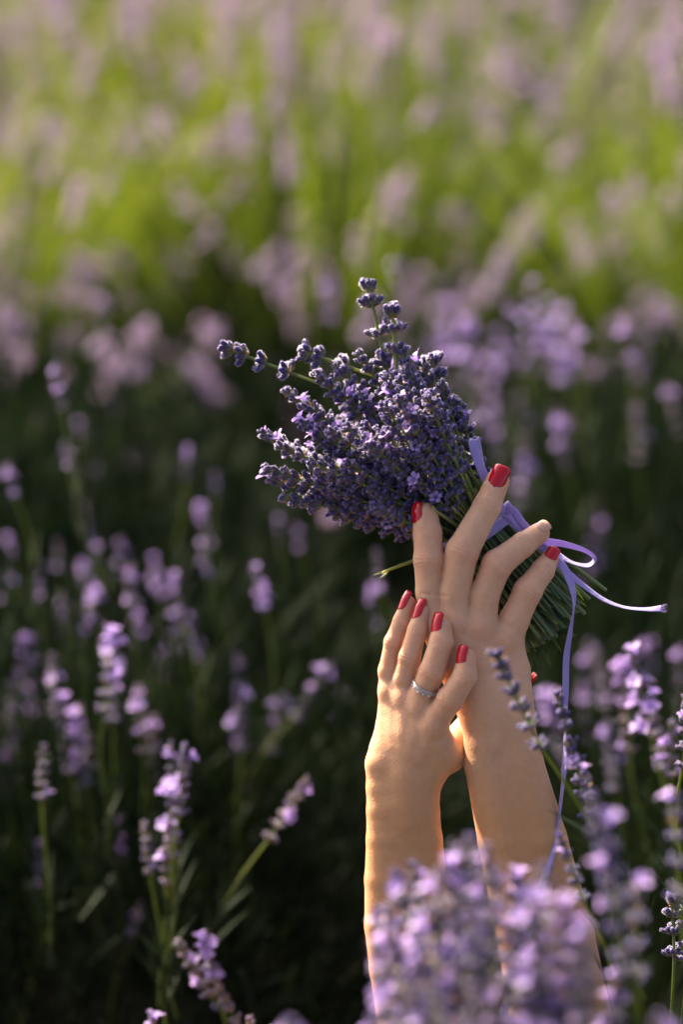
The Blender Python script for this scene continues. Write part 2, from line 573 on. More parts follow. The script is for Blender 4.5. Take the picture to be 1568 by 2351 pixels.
# sparse spikes with clearly separate whorls, for the loose stalks that stick out of the bunch
LOOSE_SPIKES = []
for i, wh in enumerate([(0, .011, .0165), (0, .012, .021, .027), (0, .013, .026, .032), (0, .010, .016)]):
    rr = random.Random(500 + i)
    g = Geo()
    for q, zz in enumerate(wh):
        n = rr.randint(7, 9)
        for k in range(n):
            a = 2 * math.pi * (k + rr.uniform(-.25, .25)) / n
            tilt = R(rr.uniform(28, 75) if q < len(wh) - 1 else rr.uniform(8, 50))
            d = Vector((math.cos(a) * math.sin(tilt), math.sin(a) * math.sin(tilt), math.cos(tilt)))
            b = Vector((math.cos(a) * .0009, math.sin(a) * .0009, zz + rr.uniform(-.0008, .0012)))
            pod(g, b, d, .0054 * rr.uniform(.85, 1.15), .00135, 0, rr.random())
            if rr.random() < 0.02:
                floret(g, b + d * .005, d, .0036, 1, rr.random(), rr)
        for k in range(2):
            a = k * math.pi + rr.random()
            leaf(g, Vector((0, 0, zz - .001)), Vector((math.cos(a), math.sin(a), .3)), Vector((-math.sin(a), math.cos(a), 0)), .0042, .003, 2, .7, segs=2)
    vs, fs, cs = [], [], []
    for zz in (-.004, wh[-1] + .001):
        for k in range(5):
            a = k * 2 * math.pi / 5
            vs.append(Vector((.0008 * math.cos(a), .0008 * math.sin(a), zz)))
            cs.append((.8, .5, 0, 1))
    fs = [(k, (k + 1) % 5, 5 + (k + 1) % 5, 5 + k) for k in range(5)]
    g.add(vs, fs, 3, cs)
    LOOSE_SPIKES.append((g.mesh('flower_spike', [M_bud, M_petal, M_bract, M_stem, M_fuzz]), wh[-1] + .005))


def tube(g, pts, radii, sides, mi, rnd, cap=None):
    vs, fs, cs = [], [], []
    n = len(pts)
    prev = None
    for i, p in enumerate(pts):
        d = (pts[min(i + 1, n - 1)] - pts[max(i - 1, 0)]).normalized()
        if prev is None:
            u = d.orthogonal().normalized()
        else:
            u = (prev - d * prev.dot(d)).normalized()
        prev = u
        w = d.cross(u)
        for k in range(sides):
            a = 2 * math.pi * k / sides
            vs.append(p + (u * math.cos(a) + w * math.sin(a)) * radii[i])
            cs.append((i / (n - 1), rnd, 0, 1))
    for i in range(n - 1):
        for k in range(sides):
            k2 = (k + 1) % sides
            fs.append((i * sides + k, i * sides + k2, (i + 1) * sides + k2, (i + 1) * sides + k))
    g.add(vs, fs, mi, cs)
    if cap is not None:
        g.add([v.copy() for v in vs[:sides]], [tuple(reversed(range(sides)))], cap, [(0.5, rnd, 0, 1)] * sides)


def stalk_mesh(length, bow, seed):
    rr = random.Random(seed)
    g = Geo()
    n = 7
    pts = []
    for i in range(n):
        t = i / (n - 1)
        pts.append(Vector((bow * length * math.sin(math.pi * t), bow * 0.4 * length * math.sin(2 * math.pi * t), length * t)))
    tube(g, pts, [0.0014 - 0.0005 * i / (n - 1) for i in range(n)], 5, 0, rr.random())
    for q in range(3):                        # paired leaves low on the stalk
        t = 0.08 + q * 0.14 + rr.uniform(-.03, .03)
        p = Vector((bow * length * math.sin(math.pi * t), 0, length * t))
        a = rr.random() * 6.28
        for s in (0, math.pi):
            d = Vector((math.cos(a + s) * 0.6, math.sin(a + s) * 0.6, 1))
            leaf(g, p, d, Vector((-math.sin(a + s), math.cos(a + s), 0)), rr.uniform(.03, .05), .0035, 1, rr.random(), .2, 2)
    return g


STALK_LEN = [0.10, 0.14, 0.18, 0.23, 0.28, 0.34, 0.40, 0.46]
STALKS = [[stalk_mesh(l, b, 40 + i * 7 + j).mesh('flower_stalk', [M_field_stem, M_leaf_shade]) for j, b in enumerate((0.02, -0.045, 0.07))] for i, l in enumerate(STALK_LEN)]
FAR_STALKS = []                               # far off: stem and spike in one piece
for i in range(18):
    l_ = STALK_LEN[3 + i % 5]
    g = stalk_mesh(l_, (0.02, -0.045, 0.07)[i % 3], 200 + i)
    g.m = [3 if q == 0 else 5 for q in g.m]
    sg, sl_ = spike_geo(700 + i, 5 + i % 5, 0.22 + 0.38 * ((i * 7) % 10) / 10, 0.80 + 0.1 * (i % 4), 0.0066, 0.0058, 20)
    g.add([v + Vector((0, 0, l_)) for v in sg.v], sg.f, 0, sg.c)
    g.m[-len(sg.f):] = sg.m
    FAR_STALKS.append((g.mesh('flower_stalk', [M_bud_field, M_petal_far, M_bract, M_field_stem, M_fuzz, M_leaf]), l_ + sl_))


def add_stalk(parent, base, tip, rr, spikes=FIELD_SPIKES, sc=1.0, var=None):
    """One flowering stalk (part) with its flower spike (sub-part), standing from base to tip."""
    me_s, sl = spikes[rr.randrange(len(spikes)) if var is None else var]
    sl *= sc
    d = tip - base
    want = max(0.05, d.length - sl)
    i = min(range(len(STALK_LEN)), key=lambda q: abs(STALK_LEN[q] - want))
    d.normalize()
    base = tip - d * (STALK_LEN[i] + sl)
    q = d.to_track_quat('Z', 'Y') @ Matrix.Rotation(rr.random() * 6.28, 4, 'Z').to_quaternion()
    o = bpy.data.objects.new('flower_stalk', STALKS[i][rr.randrange(3)])
    link(o, parent)
    o.location = base - parent.location
    o.rotation_euler = q.to_euler()
    s = bpy.data.objects.new('flower_spike', me_s)
    link(s, o)
    s.location = (0, 0, STALK_LEN[i])
    s.rotation_euler = (rr.uniform(-.12, .12), rr.uniform(-.12, .12), rr.random() * 6.28)
    s.scale = (sc, sc, sc)
    return o


def foliage_mesh(seed, rx, ry, h, count, mat, lmin=.03, lmax=.07, wid=.0035):
    """A dense mound of narrow leaves growing outwards and upwards from a woody centre."""
    rs = np.random.RandomState(seed)
    a = rs.rand(count) * 2 * np.pi
    el = np.arcsin(rs.rand(count) ** 0.8)
    rad = 0.35 + 0.65 * rs.rand(count) ** 0.45
    bump = 1 + 0.16 * np.sin(3 * a + seed) + 0.12 * np.sin(7 * a + 2 * seed + 4 * el)
    dirv = np.stack([np.cos(a) * np.cos(el), np.sin(a) * np.cos(el), np.sin(el)], 1)
    pos = dirv * (rad * bump)[:, None] * np.array([rx, ry, h])
    d = dirv * np.array([0.55, 0.55, 0.8]) + np.array([0, 0, 0.55]) + rs.randn(count, 3) * 0.38
    d /= np.linalg.norm(d, axis=1)[:, None]
    sd = np.cross(d, rs.randn(count, 3))
    sd /= np.linalg.norm(sd, axis=1)[:, None]
    ln = (lmin + (lmax - lmin) * rs.rand(count))[:, None]
    w = (wid * (0.7 + 0.6 * rs.rand(count)))[:, None] * 0.5
    d2 = d + np.array([0, 0, -0.25]) * rs.rand(count)[:, None]
    p0, p1 = pos, pos + d * ln * 0.55
    p2 = p1 + d2 * ln * 0.45
    v = np.stack([p0 - sd * w * .6, p0 + sd * w * .6, p1 - sd * w, p1 + sd * w, p2 - sd * w * .25, p2 + sd * w * .25], 1).reshape(-1, 3)
    k = np.arange(count) * 6
    f = np.concatenate([np.stack([k, k + 1, k + 3, k + 2], 1), np.stack([k + 2, k + 3, k + 5, k + 4], 1)])
    rn = rs.rand(count)
    c = np.zeros((count, 6, 4), np.float32)
    c[:, :, 0] = [0, 0, .55, .55, 1, 1]
    c[:, :, 1] = rn[:, None]
    c[:, :, 3] = 1
    return np_mesh('foliage', v, f, [mat], c.reshape(-1, 4))


def np_mesh(name, v, f, mats, c=None):
    me = bpy.data.meshes.new(name)
    nv, nf, k = len(v), len(f), f.shape[1]
    me.vertices.add(nv)
    me.vertices.foreach_set('co', np.asarray(v, np.float32).ravel())
    me.loops.add(nf * k)
    me.loops.foreach_set('vertex_index', np.asarray(f, np.int32).ravel())
    me.polygons.add(nf)
    me.polygons.foreach_set('loop_start', np.arange(0, nf * k, k, dtype=np.int32))
    me.polygons.foreach_set('use_smooth', np.ones(nf, dtype=bool))
    for m in mats:
        me.materials.append(m)
    if c is not None:
        ca = me.color_attributes.new('Col', 'FLOAT_COLOR', 'POINT')
        ca.data.foreach_set('color', np.asarray(c, np.float32).ravel())
    me.update(calc_edges=True)
    me.validate()
    return me


def blades_mesh(seed, rx, ry, z0, z1, count, mat, spread=0.5, wid=.0028):
    """Upright thin green stems fanning out of a bush."""
    rs = np.random.RandomState(seed)
    a = rs.rand(count) * 2 * np.pi
    r = np.sqrt(rs.rand(count))
    dirv = np.stack([np.cos(a) * r * rx, np.sin(a) * r * ry], 1)
    hgt = z0 + (z1 - z0) * (0.55 + 0.45 * rs.rand(count)) * (1 - 0.25 * r ** 2)
    p0 = np.stack([dirv[:, 0] * 0.6, dirv[:, 1] * 0.6, np.full(count, z0 * 0.5)], 1)
    p2 = np.stack([dirv[:, 0] * (1 + spread * rs.rand(count)), dirv[:, 1] * (1 + spread * rs.rand(count)), hgt], 1) + rs.randn(count, 3) * .03
    p1 = 0.5 * (p0 + p2) + np.array([0, 0, 0.05]) + rs.randn(count, 3) * 0.012
    sd = np.cross(p2 - p0, rs.randn(count, 3))
    sd /= np.linalg.norm(sd, axis=1)[:, None]
    w = (wid * (0.6 + 0.8 * rs.rand(count)))[:, None] * 0.5
    v = np.stack([p0 - sd * w, p0 + sd * w, p1 - sd * w, p1 + sd * w, p2 - sd * w * .5, p2 + sd * w * .5], 1).reshape(-1, 3)
    k = np.arange(count) * 6
    f = np.concatenate([np.stack([k, k + 1, k + 3, k + 2], 1), np.stack([k + 2, k + 3, k + 5, k + 4], 1)])
    c = np.zeros((count, 6, 4), np.float32)
    c[:, :, 0] = [0, 0, .5, .5, 1, 1]
    c[:, :, 1] = rs.rand(count)[:, None]
    c[:, :, 3] = 1
    return np_mesh('green_stems', v, f, [mat], c.reshape(-1, 4))


FOL_SHADE = [foliage_mesh(s, 0.40, 0.36, 0.40, 16000, M_leaf_shade) for s in (1, 2)]
FOL = [foliage_mesh(s, 0.42, 0.38, 0.38, 8000, M_leaf) for s in (3, 4)]
STEMS = [blades_mesh(s, 0.40, 0.36, 0.30, 0.66, 480, M_field_stem) for s in (5, 6, 7)]


def bush(loc, label, fol, stems=None, sc=(1, 1, 1), rz=0.0, group=None):
    e = empty('lavender_bush', loc)
    tag(e, label, 'lavender bush', group)
    f = bpy.data.objects.new('foliage', fol)
    link(f, e)
    f.scale = sc
    f.rotation_euler.z = rz
    f['kind'] = 'stuff'
    if stems is not None:
        s = bpy.data.objects.new('green_stems', stems)
        link(s, e)
        s.scale = sc
        s.rotation_euler.z = rz * 1.7
        s['kind'] = 'stuff'
    return e


def random_stalks(e, n, seed, rx, ry, zlo, zhi, sc=1.0, xlim=None):
    rr = random.Random(seed)
    for _ in range(n):
        a = rr.random() * 2 * math.pi
        r = math.sqrt(rr.random())
        cx, cy = math.cos(a) * r, math.sin(a) * r
        base = e.location + Vector((cx * rx * 0.55, cy * ry * 0.55, 0.26))
        tip = e.location + Vector((cx * rx * 1.15 + rr.gauss(0, .04), cy * ry * 1.15 + rr.gauss(0, .04), (zlo + (zhi - zlo) * rr.random()) * (1 - 0.2 * r * r)))
        d = (tip - base).normalized()
        me_, ln_ = FAR_STALKS[rr.randrange(len(FAR_STALKS))]
        k_ = sc * rr.uniform(.85, 1.15)
        o = bpy.data.objects.new('flower_stalk', me_)
        link(o, e)
        o.location = tip - d * ln_ * k_ - e.location
        o.rotation_euler = (d.to_track_quat('Z', 'Y') @ Matrix.Rotation(rr.random() * 6.28, 4, 'Z').to_quaternion()).to_euler()
        o.scale = (k_, k_, k_)


# ------------------------------------------------------------------ hands: implicit surfaces
def c1(x, y, d=0.0):
    return np.array([833 + x * .46875, 1010.6 + y * .46875, d])


def c2(x, y, d=0.0):
    return np.array([796.25 + x * .35156, 1316.9 + y * .35156, d])


F1, F2 = .46875, .35156


def rcone(P, a, b, r1, r2):
    ba = b - a
    l2 = float(ba @ ba)
    rr = r1 - r2
    a2 = max(l2 - rr * rr, 1e-3)
    il2 = 1.0 / l2
    pa = [P[i] - np.float32(a[i]) for i in range(3)]
    y = pa[0] * np.float32(ba[0]) + pa[1] * np.float32(ba[1]) + pa[2] * np.float32(ba[2])
    z = y - np.float32(l2)
    q = sum((pa[i] * np.float32(l2) - y * np.float32(ba[i])) ** 2 for i in range(3))
    y2 = y * y * np.float32(l2)
    z2 = z * z * np.float32(l2)
    k = np.sign(rr) * rr * rr * q
    c_1 = np.sign(z) * a2 * z2 > k
    c_2 = np.sign(y) * a2 * y2 < k
    res = (np.sqrt(q * np.float32(a2 * il2)) + y * np.float32(rr)) * np.float32(il2) - np.float32(r1)
    res = np.where(c_2, np.sqrt(q + y2) * np.float32(il2) - np.float32(r1), res)
    res = np.where(c_1, np.sqrt(q + z2) * np.float32(il2) - np.float32(r2), res)
    return res.astype(np.float32)


def smin(a, b, k):
    h = np.maximum(k - np.abs(a - b), 0) / k
    return np.minimum(a, b) - h * h * np.float32(k * 0.25)


class Grid:
    def __init__(self, lo, hi, h):
        self.h = h
        self.lo = np.array(lo, float)
        n = np.ceil((np.array(hi) - self.lo) / h).astype(int) + 1
        self.n = n
        self.ax = [(self.lo[i] + np.arange(n[i]) * h).astype(np.float32) for i in range(3)]

    def full(self):
        return np.full(self.n, 1000.0, np.float32)

    def box(self, pts, m):
        pts = np.array(pts)
        lo, hi = pts.min(0) - m, pts.max(0) + m
        s = []
        for i in range(3):
            i0 = max(0, int((lo[i] - self.lo[i]) / self.h))
            i1 = min(self.n[i], int((hi[i] - self.lo[i]) / self.h) + 2)
            s.append(slice(i0, max(i1, i0 + 1)))
        P = [self.ax[0][s[0]][:, None, None], self.ax[1][s[1]][None, :, None], self.ax[2][s[2]][None, None, :]]
        return tuple(s), P


def surface_nets(Fd, lo, h):
    nx, ny, nz = Fd.shape
    ins = Fd < 0
    cnt = np.zeros((nx - 1, ny - 1, nz - 1), np.uint8)
    for i in (0, 1):
        for j in (0, 1):
            for k in (0, 1):
                cnt += ins[i:nx - 1 + i, j:ny - 1 + j, k:nz - 1 + k]
    act = (cnt > 0) & (cnt < 8)
    idx = np.argwhere(act)
    vid = np.full(act.shape, -1, np.int64)
    vid[act] = np.arange(len(idx))
    acc = np.zeros((len(idx), 3))
    num = np.zeros(len(idx))
    corner = [np.array(c) for c in [(0, 0, 0), (1, 0, 0), (0, 1, 0), (1, 1, 0), (0, 0, 1), (1, 0, 1), (0, 1, 1), (1, 1, 1)]]
    vals = [Fd[idx[:, 0] + c[0], idx[:, 1] + c[1], idx[:, 2] + c[2]] for c in corner]
    for a, b in [(0, 1), (2, 3), (4, 5), (6, 7), (0, 2), (1, 3), (4, 6), (5, 7), (0, 4), (1, 5), (2, 6), (3, 7)]:
        m = (vals[a] < 0) != (vals[b] < 0)
        t = np.where(m, vals[a] / np.where(m, vals[a] - vals[b], 1), 0)
        p = corner[a] + (corner[b] - corner[a]) * t[:, None]
        acc += p * m[:, None]
        num += m
    V = (idx + acc / num[:, None]) * h + lo
    quads = []
    for axis in range(3):
        sl0 = [slice(1, -1)] * 3
        sl1 = [slice(1, -1)] * 3
        sl0[axis] = slice(0, -1)
        sl1[axis] = slice(1, None)
        a, b = ins[tuple(sl0)], ins[tuple(sl1)]
        e = np.argwhere(a != b)
        flip = a[e[:, 0], e[:, 1], e[:, 2]]
        g = e + 1
        g[:, axis] -= 1
        u, v = [(1, 2), (2, 0), (0, 1)][axis]
        def cell(du, dv):
            c = g.copy()
            c[:, u] -= du
            c[:, v] -= dv
            return vid[c[:, 0], c[:, 1], c[:, 2]]
        q = np.stack([cell(1, 1), cell(0, 1), cell(0, 0), cell(1, 0)], 1)
        q = np.where(flip[:, None], q, q[:, ::-1])
        quads.append(q)
    Q = np.concatenate(quads)
    Q = Q[(Q >= 0).all(1)]
    return V, Q


def relax(V, Q, it, lam=0.5):
    n = len(V)
    e = np.concatenate([Q[:, [0, 1]], Q[:, [1, 2]], Q[:, [2, 3]], Q[:, [3, 0]]])
    e = np.concatenate([e, e[:, ::-1]])
    deg = np.bincount(e[:, 0], minlength=n).astype(float)
    for k in range(it):
        l = lam if k % 2 == 0 else -lam * 1.04
        s = np.stack([np.bincount(e[:, 0], weights=V[e[:, 1], c], minlength=n) for c in range(3)], 1) / deg[:, None]
        V = V + l * (s - V)
    return V


def sculpt(grid, palm, fingers, details, creases, kp=26.0, kf=15.0):
    base = grid.full()
    for ch, k in palm:
        s, P = grid.box([c[0] for c in ch], max(c[1] for c in ch) + k + 6)
        G = None
        for (p, r), (q, r2) in zip(ch[:-1], ch[1:]):
            d = rcone(P, p, q, r, r2)
            G = d if G is None else smin(G, d, 6.0)
        base[s] = smin(base[s], G, k)
    tot = base.copy()
    for ch in fingers:
        pts = [c[0] for c in ch]
        rmax = max(c[1] for c in ch)
        s, P = grid.box(pts, rmax + kf + 6)
        G = None
        for (p, r), (q, r2) in zip(ch[:-1], ch[1:]):
            d = rcone(P, p, q, r, r2)
            G = d if G is None else smin(G, d, 7.0)
        tot[s] = np.minimum(tot[s], smin(base[s], G, kf))
    for p, r, k in details:                   # knuckle pads, bony bumps
        s, P = grid.box([p], r + k + 4)
        d = np.sqrt(sum((P[i] - np.float32(p[i])) ** 2 for i in range(3))) - r
        tot[s] = smin(tot[s], d, k)
    for c, ax, nrm, offs, w, amp, rad in creases:   # skin folds across the joints
        s, P = grid.box([c], rad * 2)
        dx = [P[i] - np.float32(c[i]) for i in range(3)]
        t = sum(dx[i] * np.float32(ax[i]) for i in range(3))
        up = sum(dx[i] * np.float32(nrm[i]) for i in range(3))
        r2 = sum(x * x for x in dx)
        tw = np.cross(ax, nrm)
        lat = sum(dx[i] * np.float32(tw[i]) for i in range(3))
        g = 0
        for q, o_ in enumerate(offs):
            bend = (o_ + np.sign(o_ + 1e-6) * 0.010 * lat * lat * (1 if abs(o_) > 2 else 0))
            g = g + np.exp(-((t - bend) / w) ** 2)
        tot[s] += (amp * g * np.exp(-r2 / (rad * rad)) * (1 / (1 + np.exp(-up / 4.0)))).astype(np.float32)
    return tot


def unit(v):
    v = np.array(v, float)
    return v / np.linalg.norm(v)


def chain(f, fac, pts):
    k = 1.03 if f is c1 else 1.08
    return [(f(x, y, d), r * fac * k) for x, y, d, r in pts]


# ---- the hand that holds the bunch
UP_A = chain(c1, F1, [(352, 880, -6, 76), (328, 745, 4, 66), (322, 585, 10, 70), (318, 455, 0, 67), (307, 368, -14, 62)])
UP_B = chain(c1, F1, [(455, 880, 8, 80), (446, 745, 16, 74), (485, 545, 22, 78), (608, 325, 10, 66), (662, 200, -2, 57)])
UP_C = chain(c1, F1, [(575, 900, 8, 80), (593, 760, 14, 72), (655, 610, 20, 71), (785, 512, 0, 59), (870, 455, -22, 50)])
UP_D = chain(c1, F1, [(705, 965, -2, 78), (743, 880, 2, 71), (808, 738, 8, 67), (885, 638, -8, 55), (920, 582, -20, 44)])
up_palm = []


def pc(f, fac, lst, k=26.0, out=None):
    out.append(([(f(x, y, d), r * fac) for x, y, d, r in lst], k))


idn = lambda x, y, d=0.0: np.array([x, y, d], float)
pc(c1, F1, [(352, 890, -6, 78), (440, 1090, -8, 86), (565, 1330, -8, 92)], out=up_palm)
pc(c1, F1, [(455, 885, 4, 80), (535, 1100, 2, 92), (625, 1340, 0, 96)], out=up_palm)
pc(c1, F1, [(575, 905, 4, 80), (620, 1100, 0, 92), (675, 1340, 0, 96)], out=up_palm)
pc(c1, F1, [(705, 970, -6, 80), (735, 1130, -10, 88), (742, 1320, -8, 88)], out=up_palm)
pc(c1, F1, [(500, 1000, -28, 90), (600, 1250, -22, 100)], out=up_palm)
pc(idn, 1, [(1112, 1600, -2, 50), (1120, 1750, 0, 54), (1164, 1930, 0, 66), (1222, 2150, -4, 80), (1275, 2400, -10, 92)], 30, up_palm)
pc(idn, 1, [(1168, 1600, -4, 44), (1192, 1750, -4, 56), (1235, 1930, -6, 68), (1292, 2150, -10, 74), (1335, 2400, -20, 84)], 30, up_palm)
pc(idn, 1, [(1148, 1680, -22, 46), (1205, 1950, -28, 68), (1260, 2200, -34, 86), (1310, 2420, -40, 96)], 34, up_palm)
pc(idn, 1, [(1305, 2400, -30, 104), (1345, 2640, -40, 100), (1480, 3000, -260, 118), (1640, 3320, -480, 150)], 40, up_palm)
UP_T = [(idn(1072, 1590, -48), 38), (idn(1020, 1470, -120), 30), (idn(1035, 1390, -205), 26), (idn(1090, 1320, -240), 22)]
up_fingers = [UP_A, UP_B, UP_C, UP_D, UP_T]
up_details = [(idn(1124, 1705, 26), 26, 26), (c1(455, 890, 22), 24, 22), (c1(578, 915, 20), 24, 22), (c1(700, 975, 14), 22, 22), (c1(362, 890, 8), 24, 22)]
for ch in (UP_A, UP_B, UP_C, UP_D):           # broad joints
    up_details.append((ch[2][0] + np.array([0, 0, 6.0]), ch[2][1] * 0.86, 12))
up_creases = []


def joint_creases(ch, nrm, lst):
    for i, (w1, a1), (w2, a2) in [(2, (3.0, 3.6), (3.0, 3.6)), (3, (2.8, 2.6), (2.8, 2.6))]:
        p, r = ch[i]
        ax = unit(ch[i + 1][0] - ch[i - 1][0])
        n = np.array(nrm, float)
        n = unit(n - ax * (n @ ax))
        c = p + n * r * 0.75
        if i == 2:
            lst.append((c, ax, n, (-16, -8, 0, 8, 16), w1, a1, r * 0.72))
        else:
            lst.append((c, ax, n, (-4.5, 1.5, 6.5), w2, a2, r * 0.7))


joint_creases(UP_A, (-0.35, 0, 1), up_creases)
joint_creases(UP_B, (-0.1, 0, 1), up_creases)
joint_creases(UP_C, (-0.1, -0.1, 1), up_creases)
joint_creases(UP_D, (0, 0, 1), up_creases)
up_creases.append((c1(330, 752, 30), unit((0.08, -1, 0)), unit((0, 0, 1)), (0,), 4.0, 4.5, 36))
up_creases.append((idn(1195, 1612, 20), unit((-0.25, -1, 0)), unit((0.4, 0, 1)), (-6, 4), 3.0, 1.2, 40))

# ---- the hand that leans against the wrist
LO_P = chain(c2, F2, [(285, 770, -26, 66), (274, 640, -20, 62), (306, 450, -8, 55), (360, 312, -4, 53), (402, 195, -6, 47)])
LO_R = chain(c2, F2, [(378, 810, 2, 70), (374, 690, 8, 67), (408, 545, 20, 65), (460, 367, 24, 60), (495, 245, 20, 52)])
LO_M = chain(c2, F2, [(470, 860, 20, 76), (492, 770, 30, 74), (552, 635, 46, 78), (612, 445, 52, 73), (618, 345, 46, 62)])
LO_I = chain(c2, F2, [(560, 985, 34, 84), (592, 920, 44, 78), (668, 808, 62, 80), (762, 655, 74, 71), (772, 542, 72, 58)])
lo_palm = []
pc(c2, F2, [(285, 780, -26, 70), (282, 1000, -24, 90), (262, 1150, -20, 112), (243, 1250, -16, 117), (243, 1400, -12, 115), (245, 1550, -8, 115), (247, 1740, -6, 119), (254, 2000, -7, 137), (272, 2300, -8, 155), (312, 2580, -10, 164), (366, 2882, -12, 172), (450, 3308, -20, 184)], out=lo_palm)
pc(c2, F2, [(378, 820, 0, 80), (380, 1050, 2, 115), (372, 1300, 0, 132), (366, 1500, -2, 130), (366, 1740, -4, 130), (400, 2228, -8, 160), (480, 2882, -12, 180)], out=lo_palm)
pc(c2, F2, [(470, 870, 16, 84), (468, 1080, 14, 120), (432, 1330, 4, 130), (430, 1600, -2, 130)], out=lo_palm)
pc(c2, F2, [(560, 990, 30, 88), (588, 1110, 22, 116), (596, 1190, 10, 126), (510, 1350, -2, 116), (488, 1450, -4, 114), (490, 1560, -4, 116), (504, 1740, -4, 122), (530, 2228, -8, 150), (594, 2882, -12, 178), (636, 3308, -20, 190)], out=lo_palm)
pc(c2, F2, [(420, 1000, -18, 125), (390, 1300, -28, 155), (365, 1500, -30, 155), (368, 1740, -32, 160), (398, 2228, -36, 190), (480, 2882, -42, 215), (536, 3308, -48, 230)], out=lo_palm)
pc(idn, 1, [(985, 2470, -30, 84), (980, 2660, -40, 88), (860, 3000, -260, 112), (720, 3320, -480, 150), (1640, 3340, -500, 150)], 40, lo_palm)
LO_T = [(idn(1030, 1735, -14), 42), (idn(1090, 1668, -92), 33), (idn(1160, 1606, -104), 29), (idn(1207, 1563, -92), 24)]
lo_fingers = [LO_P, LO_R, LO_M, LO_I, LO_T]
lo_details = [(c2(240, 1240, -8), 26, 30), (c2(290, 770, -14), 20, 22), (c2(380, 815, 10), 22, 22), (c2(475, 868, 28), 24, 22), (c2(560, 990, 42), 24, 22)]
for ch in (LO_P, LO_R, LO_M, LO_I):
    lo_details.append((ch[2][0] + np.array([-2, 0, 4.0]), ch[2][1] * 0.82, 9))
# tendons over the back of the hand
for (x, y, d), (x2, y2, d2), r in [((380, 820, 18), (372, 1130, 36), 5.0), ((475, 870, 37), (420, 1160, 44), 5.5), ((292, 790, -6), (320, 1120, 20), 5), ((560, 990, 51), (470, 1200, 46), 5)]:
    lo_palm.append(([(c2(x, y, d), r), (c2(x2, y2, d2), r)], 22.0))
lo_creases = []
joint_creases(LO_P, (-0.6, 0, 1), lo_creases)
joint_creases(LO_R, (-0.55, 0, 1), lo_creases)
joint_creases(LO_M, (-0.45, 0, 1), lo_creases)
joint_creases(LO_I, (-0.4, 0, 1), lo_creases)

VOX = 2.7
g_up = Grid((920, 1040, -170), (1440, 2480, 110), VOX)
F_up = sculpt(g_up, up_palm, up_fingers, up_details, up_creases)
g_lo = Grid((800, 1340, -170), (1260, 2480, 130), VOX)
F_lo = sculpt(g_lo, lo_palm, lo_fingers, lo_details, lo_creases)
# thumb of the holding hand lies deep behind the stems: its own coarse grid is not needed, the fine grid is cut at the elbow
g_el = Grid((520, 2450, -720), (1860, 3520, 160), 12.0)
F_el = sculpt(g_el, up_palm[-4:] + lo_palm[:6], [], [], [])


def clip_end(F, g, ymax):
    j = int((ymax - g.lo[1]) / g.h)
    F[:, j:, :] = np.maximum(F[:, j:, :], 5)
    for sl in (np.s_[0], np.s_[-1]):
        F[sl] = np.maximum(F[sl], 5)
        F[:, sl] = np.maximum(F[:, sl], 5)
        F[:, :, sl] = np.maximum(F[:, :, sl], 5)


clip_end(F_up, g_up, 2474)
clip_end(F_lo, g_lo, 2474)
clip_end(F_el, g_el, 3510)
parts_v, parts_q, off = [], [], 0
for Fd, g in ((F_up, g_up), (F_lo, g_lo), (F_el, g_el)):
    V, Q = surface_nets(Fd, g.lo, g.h)
    V = relax(V, Q, 2)
    parts_v.append(V)
    parts_q.append(Q + off)
    off += len(V)
V = np.concatenate(parts_v)
Q = np.concatenate(parts_q)
# warmth of the skin: a little redder at knuckles and fingertips
col = np.zeros((len(V), 4), np.float32)
col[:, 3] = 1
for ch in (UP_A, UP_B, UP_C, UP_D, LO_P, LO_R, LO_M, LO_I):
    for i, amt in ((0, 0.40), (2, 0.55), (3, 0.25), (4, 0.6)):
        p, r = ch[i]
        col[:, 0] += amt * np.exp(-((V - p) ** 2).sum(1) / (r * 1.15) ** 2)
col[:, 0] = np.clip(col[:, 0], 0, 0.8)
col[:, 1] = 0.85 * np.clip((V[:, 1] - 1560) / 320, 0, 1)     # forearm shade and warm bounce painted as darker skin
ORIG = L(1150, 3320, -480)
Mx = np.array([list(RIGHT), list(-UP), list(BACK)]) * S
Wv = V @ Mx + np.array(O - RIGHT * (784 * S) + UP * (1175.5 * S) - ORIG)
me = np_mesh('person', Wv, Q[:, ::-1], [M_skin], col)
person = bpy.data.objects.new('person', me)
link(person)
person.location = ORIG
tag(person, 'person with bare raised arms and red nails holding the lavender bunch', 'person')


def pv(v):
    return L(float(v[0]), float(v[1]), float(v[2])) - ORIG


